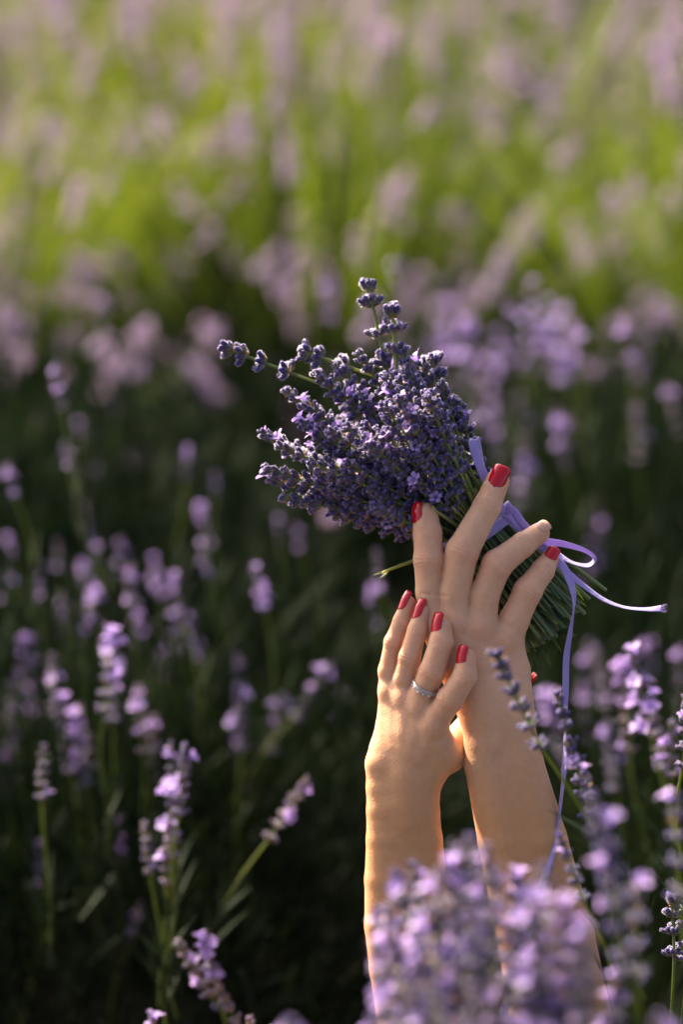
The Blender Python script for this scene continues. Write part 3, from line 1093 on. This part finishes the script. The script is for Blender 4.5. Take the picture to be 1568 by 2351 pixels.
def nail(ch, nrm, length, width, mat, fwd=0.25, tip_over=0.0):
    """Curved nail plate on the back of a fingertip."""
    p3, r3 = ch[-2]
    p4, r4 = ch[-1]
    a = unit(p4 - p3)
    n = np.array(nrm, float)
    n = unit(n - a * (n @ a))
    sd = np.cross(a, n)
    rad = r4 * 0.98
    nu, nv = 11, 13
    vs, fs = [], []
    centre = p4 + a * (fwd * r4)
    for layer in (0, 1):
        for j in range(nv):
            v = j / (nv - 1)
            # outline: round cuticle, straight sides, softly squared free edge
            wv = 1.0
            if v < 0.42:
                wv = math.sqrt(max(0.0, 1 - ((0.42 - v) / 0.42) ** 2)) * 0.95 + 0.05
            if v > 0.86:
                wv = 1 - 0.40 * ((v - 0.86) / 0.14) ** 2
            along = (v - 0.5) * length
            # the plate follows the fingertip, dipping a little towards the free edge
            dip = 0.10 * length * max(0, v - 0.45) ** 2 * 4
            for i in range(nu):
                u = (i / (nu - 1)) * 2 - 1
                th = u * wv * (width * 0.5) / rad
                lift = 2.2 if layer == 0 else -2.6
                rr = rad + lift * (1.0 - 0.35 * abs(u) ** 3)
                p = centre + a * along + sd * math.sin(th) * rr + n * (math.cos(th) * rr - dip)
                vs.append(pv(p))
    K = nu * nv
    for layer in (0, 1):
        for j in range(nv - 1):
            for i in range(nu - 1):
                q = layer * K + j * nu + i
                f = (q, q + 1, q + nu + 1, q + nu)
                fs.append(f if layer == 0 else f[::-1])
    for j in range(nv - 1):
        for i in (0, nu - 1):
            q = j * nu + i
            f = (q, q + nu, q + nu + K, q + K)
            fs.append(f if i == 0 else f[::-1])
    for i in range(nu - 1):
        for j in (0, nv - 1):
            q = j * nu + i
            f = (q, q + 1, q + 1 + K, q + K)
            fs.append(f if j else f[::-1])
    o = bpy.data.objects.new('fingernail', mesh_from('fingernail', vs, fs, [mat]))
    link(o, person)
    bm = bmesh.new()
    bm.from_mesh(o.data)
    bmesh.ops.recalc_face_normals(bm, faces=bm.faces)
    bm.to_mesh(o.data)
    bm.free()
    return o


nail(UP_A, (-0.85, -0.1, 0.55), 50, 42, M_nail, 0.1)
nail(UP_B, (-0.10, -0.1, 1.0), 58, 44, M_nail, 0.2)
o = nail(UP_C, (0.15, -0.62, 0.8), 32, 32, M_nail_bare, 0.35)
o['label'] = 'bare unpolished fingernail'
nail(UP_D, (0.05, -0.35, 1.0), 40, 32, M_nail, 0.3)
nail(LO_P, (-0.92, 0, 0.42), 50, 34, M_nail, 0.15)
nail(LO_R, (-0.88, 0, 0.5), 54, 38, M_nail, 0.15)
nail(LO_M, (-0.86, 0, 0.55), 60, 42, M_nail, 0.15)
nail(LO_I, (-0.85, 0, 0.55), 54, 40, M_nail, 0.15)
nail(LO_T, (0.75, 0.45, -0.2), 44, 36, M_nail, 0.3)

# ------------------------------------------------------------------ finger ring
def build_ring():
    c = c2(513, 728, 41)
    a = unit((0.34, -0.82, 0.44))
    e1 = unit(np.cross(a, (0, 0, 1)))
    e2 = np.cross(a, e1)
    cw = L(*c)
    root = empty('finger_ring', cw)
    tag(root, 'thin silver double ring with tiny beads on the middle finger', 'ring')
    r0 = 29.5

    def torus(off, rmaj, rmin, n=48, m=8):
        vs, fs = [], []
        for i in range(n):
            t = 2 * math.pi * i / n
            d = e1 * math.cos(t) + e2 * math.sin(t)
            for j in range(m):
                q = 2 * math.pi * j / m
                p = c + a * off + d * (rmaj + rmin * math.cos(q)) + a * rmin * 0.8 * math.sin(q)
                vs.append(L(*p) - cw)
        for i in range(n):
            for j in range(m):
                fs.append((i * m + j, ((i + 1) % n) * m + j, ((i + 1) % n) * m + (j + 1) % m, i * m + (j + 1) % m))
        return mesh_from('band', vs, fs, [M_silver])

    for off, rm in ((4.2, 2.1), (-2.6, 1.6)):
        link(bpy.data.objects.new('band', torus(off, r0 + (0.3 if off > 0 else 0), rm)), root)

    def bead(pos, r, mat, name):
        bm = bmesh.new()
        bmesh.ops.create_icosphere(bm, subdivisions=2, radius=r * S)
        for f in bm.faces:
            f.smooth = True
        m = bpy.data.meshes.new(name)
        bm.to_mesh(m)
        bm.free()
        m.materials.append(mat)
        o = bpy.data.objects.new(name, m)
        link(o, root)
        o.location = L(*pos) - cw
    for k in range(40):
        t = 2 * math.pi * k / 40
        d = e1 * math.cos(t) + e2 * math.sin(t)
        bead(c + a * 0.8 + d * (r0 + 1.4), 1.9, M_silver, 'bead')
    for k in range(14):
        t = 2 * math.pi * (k + 0.5) / 14
        d = e1 * math.cos(t) + e2 * math.sin(t)
        bead(c - a * 5.6 + d * (r0 + 1.6), 2.6, M_stone if k % 2 else M_silver, 'stone' if k % 2 else 'bead')


build_ring()

# ------------------------------------------------------------------ the bunch of lavender
TIE = np.array([1098., 1222., -122.])
END = np.array([1276., 1444., -124.])
AX = unit(END - TIE)                          # towards the cut ends
SIDE = unit(np.cross(AX, (0, 0, 1)))          # across the bunch, in view
DEP = np.cross(SIDE, AX)
if DEP[2] < 0:
    DEP = -DEP
if SIDE[0] < 0:
    SIDE = -SIDE                              # towards the upper right
bouquet_loc = L(*TIE)
bouquet = empty('lavender_bouquet', bouquet_loc)
tag(bouquet, 'tied bunch of cut lavender held in the upper hand', 'bouquet')


def bez(p0, p1, p2, t):
    return p0 * (1 - t) ** 2 + p1 * 2 * t * (1 - t) + p2 * t * t


def stem_obj(pts, rad, rnd):
    g = Geo()
    vp = [L(*p) - bouquet_loc for p in pts]
    n = len(vp)
    tube(g, vp, [rad * S * (1 - 0.25 * i / (n - 1)) for i in range(n)], 6, 0, rnd, cap=1)
    o = bpy.data.objects.new('stem', g.mesh('stem', [M_stem, M_cut]))
    link(o, bouquet)
    return o


def head_dir(al, be):
    """Direction of a stem that fans out by al (in view) and be (in depth), degrees."""
    ang = R(131 - al)
    v = np.array([math.cos(ang), -math.sin(ang), 0.0])
    return unit(v * math.cos(R(be)) + np.array([0, 0, 1.0]) * math.sin(R(be)))


def add_bouquet_stalk(off_s, off_d, tip, spike, rr, sc=1.0, aim=None, rad=4.6, endlen=None):
    """Stem from the cut end through the tie to the flower spike whose top is at tip."""
    t0 = TIE + SIDE * off_s + DEP * off_d
    el = np.linalg.norm(END - TIE) * (rr.uniform(0.84, 1.08) if endlen is None else endlen)
    e0 = TIE + AX * el + SIDE * (off_s * 1.30 + rr.gauss(0, 7)) + DEP * (off_d * 1.25 + rr.gauss(0, 7))
    me_s, sl = spike
    slp = sl * sc / S
    d_end = unit(tip - t0) if aim is None else unit(aim)
    b = tip - d_end * slp
    dist = np.linalg.norm(b - t0)
    ctrl = t0 - AX * dist * 0.35
    if aim is not None:
        ctrl = b - d_end * dist * 0.5
    pts = [e0, e0 * .5 + t0 * .5 + SIDE * rr.gauss(0, 3) + DEP * rr.gauss(0, 3)]
    for i in range(8):
        pts.append(bez(t0, ctrl, b, i / 7))
    o = stem_obj(pts, rad * rr.uniform(.7, 1.3), rr.random())
    dw = (L(*pts[-1]) - L(*pts[-2])).normalized()
    s = bpy.data.objects.new('flower_spike', me_s)
    link(s, o)
    s.location = L(*pts[-1]) - bouquet_loc
    s.rotation_euler = (dw.to_track_quat('Z', 'Y') @ Matrix.Rotation(rr.random() * 6.28, 4, 'Z').to_quaternion()).to_euler()
    s.scale = (sc, sc, sc)


def build_bouquet():
    rr = random.Random(77)
    # loose stalks that stand out from the bunch
    loose = [((500, 800, -110), (-1, -.30, 0), 1, 1.32), ((856, 628, -140), (-.16, -1, 0), 2, 1.4), ((917, 690, -100), (.02, -1, 0), 1, 1.4),
             ((1001, 798, -140), (-.18, -1, 0), 0, 1.45), ((677, 802, -150), (-1, -.25, 0), 0, 1.4)]
    for tip, aim, var, sc in loose:
        t = np.array(tip, float)
        v = t - TIE
        al = 131 - math.degrees(math.atan2(-v[1], v[0]))
        add_bouquet_stalk(max(-72, min(72, al * 2.2)), 20, t, LOOSE_SPIKES[var], rr, sc, aim=aim)
    placed = [((598, 962, -110), 3), ((612, 1034, -90), 4), ((615, 1062, -120), 1), ((648, 1098, -100), 9), ((640, 985, -60), 6), ((697, 905, -120), 1), ((648, 872, -150), 0),
              ((722, 838, -100), 2), ((812, 795, -110), 6), ((862, 792, -140), 0), ((905, 800, -90), 4), ((952, 818, -120), 1), ((1036, 905, -110), 5), ((1052, 965, -130), 2),
              ((765, 815, -140), 9), ((690, 948, -60), 7), ((1000, 870, -80), 11), ((676, 1010, -150), 10), ((735, 1120, -110), 8), ((700, 1110, -140), 5), ((1062, 1010, -150), 3)]
    for tip, var in placed:
        t = np.array(tip, float)
        v = t - TIE
        al = 131 - math.degrees(math.atan2(-v[1], v[0]))
        be = math.degrees(math.asin(max(-.9, min(.9, v[2] / np.linalg.norm(v)))))
        add_bouquet_stalk(max(-76, min(76, al * 2.4)), max(-60, min(60, be * 2.6)), t, BOUQ_SPIKES[var], rr, rr.uniform(.95, 1.12))
    n = 0
    while n < 100:
        al = rr.uniform(-30, 17)
        be = rr.uniform(-27, 27)
        if (al / 31) ** 2 + (be / 28) ** 2 > 1:
            continue
        rmax = 455 - 120 * max(0, (al - 8) / 22) ** 1.3 - 30 * (be / 27) ** 2 - 30 * max(0, (-al - 12) / 18)
        rmin = 225 if al < 2 else 285
        dist = rmin + (max(rmin + 15, rmax) - rmin) * rr.random() ** 0.6
        if al < -20:
            dist = rr.uniform(230, rmax)
        tip = TIE + SIDE * al * 1.3 + DEP * be * 1.2 + head_dir(al, be) * dist
        add_bouquet_stalk(al * 2.45, be * 2.6, tip, BOUQ_SPIKES[rr.randrange(12)], rr, rr.uniform(.9, 1.15))
        n += 1
    # bare stems that fill the bunch
    for k in range(120):
        a = rr.random() * 6.28
        r = math.sqrt(rr.random()) * 80
        os_, od = math.cos(a) * r, math.sin(a) * r
        t0 = TIE + SIDE * os_ + DEP * od
        el = np.linalg.norm(END - TIE) * rr.uniform(0.82, 1.1)
        e0 = TIE + AX * el + SIDE * (os_ * 1.34 + rr.gauss(0, 8)) + DEP * (od * 1.28 + rr.gauss(0, 8))
        top = t0 + head_dir(min(12, os_ / 2.7), od / 2.9) * (rr.uniform(110, 230) if os_ < 30 and od < 25 else rr.uniform(80, 130))
        stem_obj([e0, e0 * .5 + t0 * .5 + SIDE * rr.gauss(0, 4), t0, t0 - AX * 40, top], 4.3 * rr.uniform(.65, 1.25), rr.random())
    # a few long stems beyond the cut, to the right
    for p in ((1404, 1359, -100), (1335, 1372, -140), (1322, 1352, -80)):
        p = np.array(p, float)
        t0 = TIE + SIDE * 66 + DEP * 20
        stem_obj([p, p * .4 + t0 * .6 + SIDE * 6, t0, t0 - AX * 60], 4.6, rr.random())
    # leaves among the stems
    g_list = [((1228, 1490, -70), (-.12, 1, .05), 98, 13), ((1222, 1478, -90), (.35, .9, .1), 60, 9), ((1290, 1470, -60), (.8, -.25, .2), 46, 9), ((1262, 1450, -40), (.5, .75, .3), 60, 8),
              ((1300, 1420, -50), (.45, .8, .2), 52, 9), ((1240, 1400, -30), (.7, .4, .3), 70, 9), ((1310, 1330, -70), (.6, .75, .1), 64, 9), ((1195, 1420, -45), (.5, .85, .2), 80, 9),
              ((1260, 1360, -40), (.75, .6, .2), 70, 8), ((1272, 1480, -80), (-.2, .95, .2), 48, 8), ((760, 1132, -110), (-.75, .5, .1), 40, 7), ((1000, 1075, -20), (-.6, -.7, .3), 60, 8),
              ((1318, 1368, -110), (.8, .5, .1), 50, 8), ((1255, 1500, -110), (.5, .8, 0), 40, 8)]
    for p, d, ln, wd in g_list:
        g = Geo()
        leaf(g, L(*p) - bouquet_loc, LD(*d), LD(-d[1], d[0], .3 * rr.uniform(-1, 1)), ln * S, wd * S, 0, rr.random(), 0.15, 5)
        link(bpy.data.objects.new('leaf', g.mesh('leaf', [M_leaf])), bouquet)
    # side shoot low on the left, and the hanging bud below the bunch
    o = stem_obj([np.array(q, float) for q in ((1010, 1270, -150), (955, 1290, -140), (905, 1308, -135), (880, 1318, -130))], 4.2, .9)
    g = Geo()
    for p, d, ln, wd in [((950, 1292, -138), (-.93, .36, 0), 62, 8), ((905, 1308, -134), (-.80, .6, 0), 40, 7), ((900, 1310, -134), (-.6, .75, .1), 26, 6), ((878, 1318, -130), (-.95, .3, .1), 22, 5)]:
        leaf(g, L(*p) - bouquet_loc, LD(*d), LD(.2, .3, .9), ln * S, wd * S, 0, .9, 0.0, 4)
    link(bpy.data.objects.new('side_shoot', g.mesh('side_shoot', [M_field_stem])), o)
    t = np.array((712, 1172, -110.))
    add_bouquet_stalk(-70, 5, t, LOOSE_SPIKES[3], rr, 0.95, aim=(-.75, .62, 0))


build_bouquet()

# ------------------------------------------------------------------ ribbon
ribbon_loc = L(1158, 1182, -60)
ribbon = empty('satin_ribbon', ribbon_loc)
tag(ribbon, 'lilac satin ribbon tied in a bow round the lavender stems', 'ribbon')


def catmull(P, t):
    n = len(P) - 1
    x = t * n
    i = min(int(x), n - 1)
    f = x - i
    p0, p1, p2, p3 = P[max(i - 1, 0)], P[i], P[i + 1], P[min(i + 2, n)]
    return 0.5 * ((2 * p1) + (-p0 + p2) * f + (2 * p0 - 5 * p1 + 4 * p2 - p3) * f * f + (-p0 + 3 * p1 - 3 * p2 + p3) * f ** 3)


def strip(name, ctrl, width, n=60, parent=None):
    width *= 0.76
    """A ribbon length: each control point is (x, y, d, and the across direction)."""
    P = [np.array(c[:3], float) for c in ctrl]
    A = [unit(c[3:6]) for c in ctrl]
    W = [c[6] if len(c) > 6 else 1.0 for c in ctrl]
    vs, fs, cs = [], [], []
    m = 5
    total = sum(np.linalg.norm(P[i + 1] - P[i]) for i in range(len(P) - 1))
    for j in range(n + 1):
        t = j / n
        p = catmull(P, t)
        a = unit(catmull(A, t))
        tan = unit(catmull(P, min(1, t + .01)) - catmull(P, max(0, t - .01)))
        a = unit(a - tan * (a @ tan))
        nr = np.cross(tan, a)
        w = width * catmull(np.array(W)[:, None], t)[0]
        for i in range(m):
            u = i / (m - 1) - .5
            vs.append(L(*(p + a * u * w + nr * (u * u) * w * 0.06)) - ribbon_loc)
            cs.append((t * total / 100.0, i / (m - 1), 0, 1))
    for j in range(n):
        for i in range(m - 1):
            q = j * m + i
            fs.append((q, q + 1, q + m + 1, q + m))
    o = bpy.data.objects.new(name, mesh_from(name, vs, fs, [M_ribbon], None, cs))
    link(o, parent or ribbon)
    mod = o.modifiers.new('thickness', 'SOLIDIFY')
    mod.thickness = 0.00018
    return o


def build_ribbon():
    # wrap round the stems, three turns side by side
    for q, sh in enumerate((-20, 2, 18)):
        ctrl = []
        for k in range(17):
            a = 2 * math.pi * k / 16
            p = TIE + AX * (sh + 5 * math.sin(a + q)) + SIDE * math.cos(a) * (88 + q) + DEP * math.sin(a) * (88 + q)
            ctrl.append((*p, *AX))
        strip('wrap', ctrl, 30, 80)
    # knot on the outer side
    kx = TIE + SIDE * 92 + DEP * 24
    ctrl = []
    for k in range(9):
        a = 2 * math.pi * k / 8
        p = kx + AX * math.cos(a) * 10 + DEP * math.sin(a) * 12 + SIDE * 4
        ctrl.append((*p, *SIDE))
    strip('knot', ctrl, 24, 30)
    # upper loop standing behind the long finger
    strip('loop', [(1160, 1178, -40, -.6, .6, .3), (1144, 1150, -34, -.8, .5, .3), (1120, 1105, -26, -1, .3, .2), (1100, 1060, -22, -1, .2, .3), (1088, 1022, -24, -1, .3, .3),
                   (1094, 1008, -34, -.9, .2, .5), (1103, 1028, -44, -.6, .2, .8), (1112, 1070, -48, -.5, .2, .9), (1128, 1120, -50, -.6, .4, .6), (1160, 1180, -50, -.6, .6, .4)], 28, 70)
    # loop to the right
    strip('loop', [(1160, 1178, -46, .5, -.8, .2), (1180, 1172, -34, .25, -.9, .3), (1205, 1205, -34, .6, -.7, .3), (1245, 1240, -48, .45, -.85, .2), (1300, 1250, -60, .1, -.7, .7), (1348, 1264, -64, .15, -.45, .9),
                   (1373, 1283, -68, .4, -.1, .9), (1358, 1300, -76, .1, .4, .9), (1322, 1293, -82, -.1, .35, .95), (1285, 1272, -84, -.4, .6, .7), (1235, 1235, -78, -.6, .8, .2), (1165, 1182, -62, -.5, .8, .2)], 26, 110)
    # crossing band down over the stems
    strip('tail', [(1158, 1180, -44, -.7, .6, .2), (1178, 1190, -36, -.8, .55, .2), (1210, 1228, -40, -.75, .6, .2), (1262, 1270, -60, -.6, .75, .2), (1305, 1312, -62, -.6, .75, .4), (1345, 1345, -58, -.4, .6, .75), (1392, 1378, -54, -.3, .5, .95),
                   (1440, 1396, -52, -.15, .35, 1), (1490, 1401, -52, 0, .45, .9), (1526, 1399, -50, 0, .9, .6)], 22, 90)
    g = Geo()
    rr = random.Random(3)
    for k in range(16):
        p = (1525, 1399 + rr.uniform(-7, 7), -50 + rr.uniform(-4, 4))
        q = [np.array(p, float), np.array(p) + np.array((rr.uniform(4, 10), rr.uniform(-6, 5), rr.uniform(-4, 4)))]
        q.append(q[1] + np.array((rr.uniform(1, 7), rr.uniform(-9, 8), 0)))
        tube(g, [L(*x) - ribbon_loc for x in q], [.6 * S, .5 * S, .3 * S], 3, 0, .5)
    fr = bpy.data.objects.new('frayed_end', g.mesh('frayed_end', [M_ribbon]))
    link(fr, ribbon)
    # long hanging tail
    strip('tail', [(1160, 1180, -42, -.6, .7, .2), (1215, 1232, -38, -.7, .7, .1), (1268, 1272, -30, -.8, .6, .1), (1300, 1310, -12, -.9, .45, .1), (1317, 1358, -4, -.75, .12, .65), (1318, 1400, 0, -.3, 0, .95), (1310, 1450, 2, -.6, -.05, .8), (1301, 1510, 4, -.8, -.05, .6),
                   (1299, 1580, 6, -.8, 0, .6), (1298, 1640, 8, -.5, 0, .9), (1298, 1690, 10, .25, 0, 1), (1296, 1750, 14, .55, 0, .9), (1290, 1810, 20, .3, 0, 1), (1280, 1870, 36, .35, 0, 1), (1265, 1940, 58, .8, .1, .7), (1240, 2020, 72, .9, .3, .4),
                   (1212, 2110, 82, .9, .3, .2), (1180, 2210, 88, .9, .25, .2), (1150, 2310, 92, .95, .2, .1), (1128, 2420, 92, .95, .2, .1)], 25, 180)


build_ribbon()

# ------------------------------------------------------------------ lavender bushes
def build_near():
    rr = random.Random(21)
    # the bush in front of the forearms
    e = bush(Vector((0.10, -0.34, 0)), 'lavender bush whose pale lilac spikes rise in front of the forearms', FOL[0], None, (0.62, 0.42, 0.85), 0.4)
    tops = [(1068, 1905, .26), (1040, 1925, .24), (1100, 1930, .28), (925, 1985, .22), (950, 1978, .2), (1000, 2000, .28), (985, 2075, .27), (1085, 2060, .3), (1000, 2160, .3), (1185, 2060, .2), (1175, 2150, .22), (1270, 2080, .3), (1300, 2140, .3), (1060, 2160, .26), (1350, 2110, .32), (1045, 2110, .22), (955, 2110, .25), (1100, 2190, .25), (880, 2200, .24), (1240, 2120, .28), (1050, 1985, .26), (1130, 1990, .24), (1165, 2005, .2), (865, 2080, .24), (895, 2072, .2), (905, 2130, .26),
            (1030, 2070, .24), (1140, 2070, .22), (860, 2165, .28), (940, 2180, .24), (1120, 2150, .26), (1205, 2200, .24),
            (1255, 1985, .3), (1230, 2045, .3), (1430, 2150, .26), (1330, 2200, .28),
            (920, 2240, .3), (1010, 2250, .26), (1075, 2245, .3), (1145, 2240, .28), (1220, 2270, .26), (1290, 2260, .28), (1430, 2230, .26), (965, 2300, .3), (1110, 2310, .3), (1190, 2330, .3), (1260, 2330, .3),
            (1410, 2320, .3), (1500, 2320, .32), (880, 2330, .28), (1040, 2330, .32), (1330, 2340, .32)]
    for x, y, dep in tops:
        tip = at(x, y, -dep * 1.15)
        base = Vector((e.location.x + (tip.x - e.location.x) * .45 + rr.uniform(-.02, .02), e.location.y + (tip.y - e.location.y) * .5, tip.z - .34))
        add_stalk(e, base, tip, rr, FRONT_SPIKES, sc=rr.uniform(.82, 1.08))
    # right of the arms: bluish spikes in the shade, and the single one before the wrist
    e2 = bush(Vector((0.27, -0.10, 0)), 'shaded bluish lavender bush right of the arms, one spike crossing the wrist', FOL_SHADE[0], None, (0.5, 0.45, 0.85), 1.2)
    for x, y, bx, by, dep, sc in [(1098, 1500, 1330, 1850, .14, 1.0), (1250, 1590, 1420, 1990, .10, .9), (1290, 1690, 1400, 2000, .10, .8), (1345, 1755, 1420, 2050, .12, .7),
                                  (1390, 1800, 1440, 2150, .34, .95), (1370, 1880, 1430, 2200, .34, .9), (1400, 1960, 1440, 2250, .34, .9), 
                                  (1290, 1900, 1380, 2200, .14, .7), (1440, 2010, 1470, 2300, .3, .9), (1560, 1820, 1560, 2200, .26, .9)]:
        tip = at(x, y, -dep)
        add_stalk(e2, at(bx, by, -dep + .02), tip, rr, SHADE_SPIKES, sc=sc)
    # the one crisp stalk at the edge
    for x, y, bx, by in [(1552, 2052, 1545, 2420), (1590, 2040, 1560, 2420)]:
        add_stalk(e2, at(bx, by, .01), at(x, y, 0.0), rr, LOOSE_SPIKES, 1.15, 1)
    # behind on the right
    e3 = bush(Vector((0.36, 0.46, 0)), 'lavender bush with pinkish spikes standing behind the right forearm', FOL_SHADE[1], None, (0.75, 0.7, 0.95), 2.2)
    for x, y, bx, by, dep, sc in [(1452, 1490, 1530, 1850, .22, 1), (1490, 1590, 1550, 1900, .24, 1), (1420, 1530, 1470, 1900, .4, 1), (1530, 1650, 1560, 2000, .2, .9), (1558, 1590, 1580, 2000, .05, .8), (1380, 1480, 1420, 1850, .6, 1), (1340, 1470, 1400, 1800, .7, 1),
                                  (1500, 1480, 1500, 1850, .7, 1), (1270, 1590, 1330, 1900, .6, 1), (1400, 1650, 1430, 2000, .5, 1), (1330, 1560, 1380, 1900, .75, 1), (1555, 1480, 1560, 1900, .6, 1)]:
        add_stalk(e3, at(bx, by, dep), at(x, y, dep), rr, sc=sc)
    # left: spikes a little behind the hands, out of a dark bush
    e4 = bush(Vector((-0.20, 0.50, 0)), 'dark leafy lavender bush left of the arms with scattered bright spikes', FOL_SHADE[0], None, (0.95, 0.8, 0.90), 0.2)
    left = [(238, 1448, 245, 1900, .24, 1.05), (262, 1500, 250, 1900, .28, .9), (105, 1500, 170, 1950, .32, 1), (150, 1590, 180, 1950, .3, 1), (200, 1610, 210, 1980, .33, 1), (175, 1640, 210, 2000, .3, .9), (40, 1470, 60, 1900, .42, 1), (10, 1560, 40, 1900, .4, 1), (70, 1520, 100, 1950, .45, 1), (325, 1570, 340, 2000, .3, .95), (350, 1640, 350, 2000, .32, .9), (85, 1705, 110, 2100, .2, .75),
            (560, 1560, 545, 1990, .36, 1), (765, 1525, 560, 1800, .38, .95), (655, 1590, 590, 1850, .42, .9), (428, 1700, 380, 2200, .16, .9), (405, 1800, 375, 2200, .17, .9), (380, 1880, 380, 2250, .17, .8), (320, 1885, 380, 2200, .18, .7), (395, 1700, 390, 2100, .2, .6), (705, 1775, 540, 2060, .19, .95), (395, 2160, 560, 2400, .14, .9), (455, 2150, 540, 2420, .15, .9), (500, 2240, 600, 2480, .14, .8),
            (575, 2325, 590, 2600, .1, .8), (330, 2335, 370, 2600, .1, .9), (325, 2065, 260, 2300, .3, .7), (265, 1880, 270, 2200, .34, .6), (100, 1930, 60, 2300, .32, .6), (190, 1925, 150, 2300, .45, .8), (800, 1570, 790, 1900, .7, .9), (540, 1700, 540, 2000, .5, .8), (20, 1700, 20, 2100, .35, .8),
            (640, 2330, 660, 2600, -.25, .9)]
    for x, y, bx, by, dep, sc in left:
        add_stalk(e4, at(bx, by, dep * 1.4), at(x, y, dep * 1.4), rr, sc=sc * .98)
    # farther spikes of the next bush, blurred
    bush(Vector((-0.62, 0.62, 0)), 'low dark lavender bush without open flowers left of the scattered spikes', FOL_SHADE[1], None, (0.8, 0.8, 0.85), 5.0)
    e5 = bush(Vector((-0.36, 1.08, 0)), 'lavender bush with blurred mauve spikes beyond the dark bush on the left', FOL_SHADE[1], None, (1.0, 0.9, 1.0), 3.0)
    mid = [(185, 1155), (210, 1200), (265, 1235), (300, 1290), (100, 1290), (75, 1320), (140, 1360), (360, 1280), (400, 1320), (430, 1420), (400, 1390), (180, 1420), (20, 1060), (150, 1010), (130, 830), (430, 1030), (490, 1080),
           (640, 1180), (680, 1200), (860, 1260), (860, 1350), (590, 1300), (540, 1500), (20, 1230)]
    for x, y in mid:
        dep = rr.uniform(.5, .85)
        add_stalk(e5, at(x + rr.uniform(-40, 90), y + 350, dep), at(x, y, dep), rr, sc=rr.uniform(.4, .7))
    for _ in range(16):
        x, y, dep = rr.uniform(0, 520), rr.uniform(1150, 1500), rr.uniform(.6, .9)
        add_stalk(e5, at(x + rr.uniform(-60, 60), y + 330, dep), at(x, y, dep), rr, sc=rr.uniform(.45, .8))
    for x, y, sc in [(240, 690, .5), (262, 905, .4), (232, 800, .35), (178, 960, .45), (215, 1060, .5), (90, 930, .35), (330, 830, .3)]:
        dep = rr.uniform(.9, 1.2)
        add_stalk(e5, at(x + rr.uniform(-60, 60), y + 330, dep), at(x, y, dep), rr, sc=sc)
    e6 = bush(Vector((0.40, 1.18, 0)), 'lavender bush with blurred violet spikes behind the flower heads of the bunch', FOL_SHADE[0], None, (0.95, 0.85, 0.98), 4.0)
    for x, y in [(1000, 690), (1040, 700), (1080, 740), (1100, 790), (1060, 760), (1130, 820), (1150, 760), (1100, 860), (1180, 690), (1230, 640), (1250, 690), (1290, 690), (1200, 720), (1330, 730), (1280, 740), (1190, 900), (1130, 930), (1210, 1030), (1190, 1060), (1450, 720), (1470, 760), (1380, 1140), (1370, 1200), (920, 590), (740, 620), (1540, 880), (1290, 960), (1460, 920)]:
        dep = rr.uniform(.8, 1.25)
        add_stalk(e6, at(x + rr.uniform(-70, 70), y + 330, dep), at(x, y, dep), rr, sc=rr.uniform(.8, 1.1))


build_near()


def build_flanks():
    # the rows go on to both sides of the view
    for i, (x, y) in enumerate([(-1.0, 0.75), (-1.25, 1.35), (1.1, 0.8), (1.2, 1.45)]):
        e = bush(Vector((x, y, 0)), 'lavender bush that carries the near row on beside the hands', FOL_SHADE[i % 2], None, (1, .9, .95), i * 1.3, 'lavender bushes carrying the near row on')
        random_stalks(e, 45, 1500 + i, .42, .38, .45, .62, .9)


build_flanks()


def build_far():
    rr = random.Random(8)
    k = 0
    ordn = ['first', 'second', 'third', 'fourth', 'fifth', 'sixth']
    rows = [(1.62, 3, -0.55, 0.56, 0.58, 42), (2.1, 3, -0.66, 0.62, 0.72, 75), (2.75, 4, -0.98, 0.62, 0.82, 150), (3.6, 4, -1.05, 0.7, 0.86, 170), (4.6, 4, -1.2, 0.78, 0.90, 170), (5.8, 5, -1.75, 0.86, 0.95, 180)]
    for row, (y, n, x0, dx, h, ns) in enumerate(rows):
        for i in range(-2, n + 2):
            loc = Vector((x0 + i * dx + rr.uniform(-.08, .08), y + rr.uniform(-.12, .12), 0))
            e = bush(loc, 'blurred sunlit lavender bush in the %s flowering row behind the hands' % ordn[row], (FOL_SHADE if row == 0 or (row == 1 and i % 2) else FOL)[k % 2], STEMS[k % 3] if 0 < row < 4 else None, (1, 1, h / .72), rr.random() * 6.28, 'lavender bushes in the %s row behind' % ordn[row])
            random_stalks(e, ns if 0 <= i < n else ns // 3, 900 + k, .44, .40, h * (.70 if row > 2 else .52), h * 1.04, [.8, .95, 1.05, 1.15, 1.25, 1.3][row])
            k += 1


build_far()
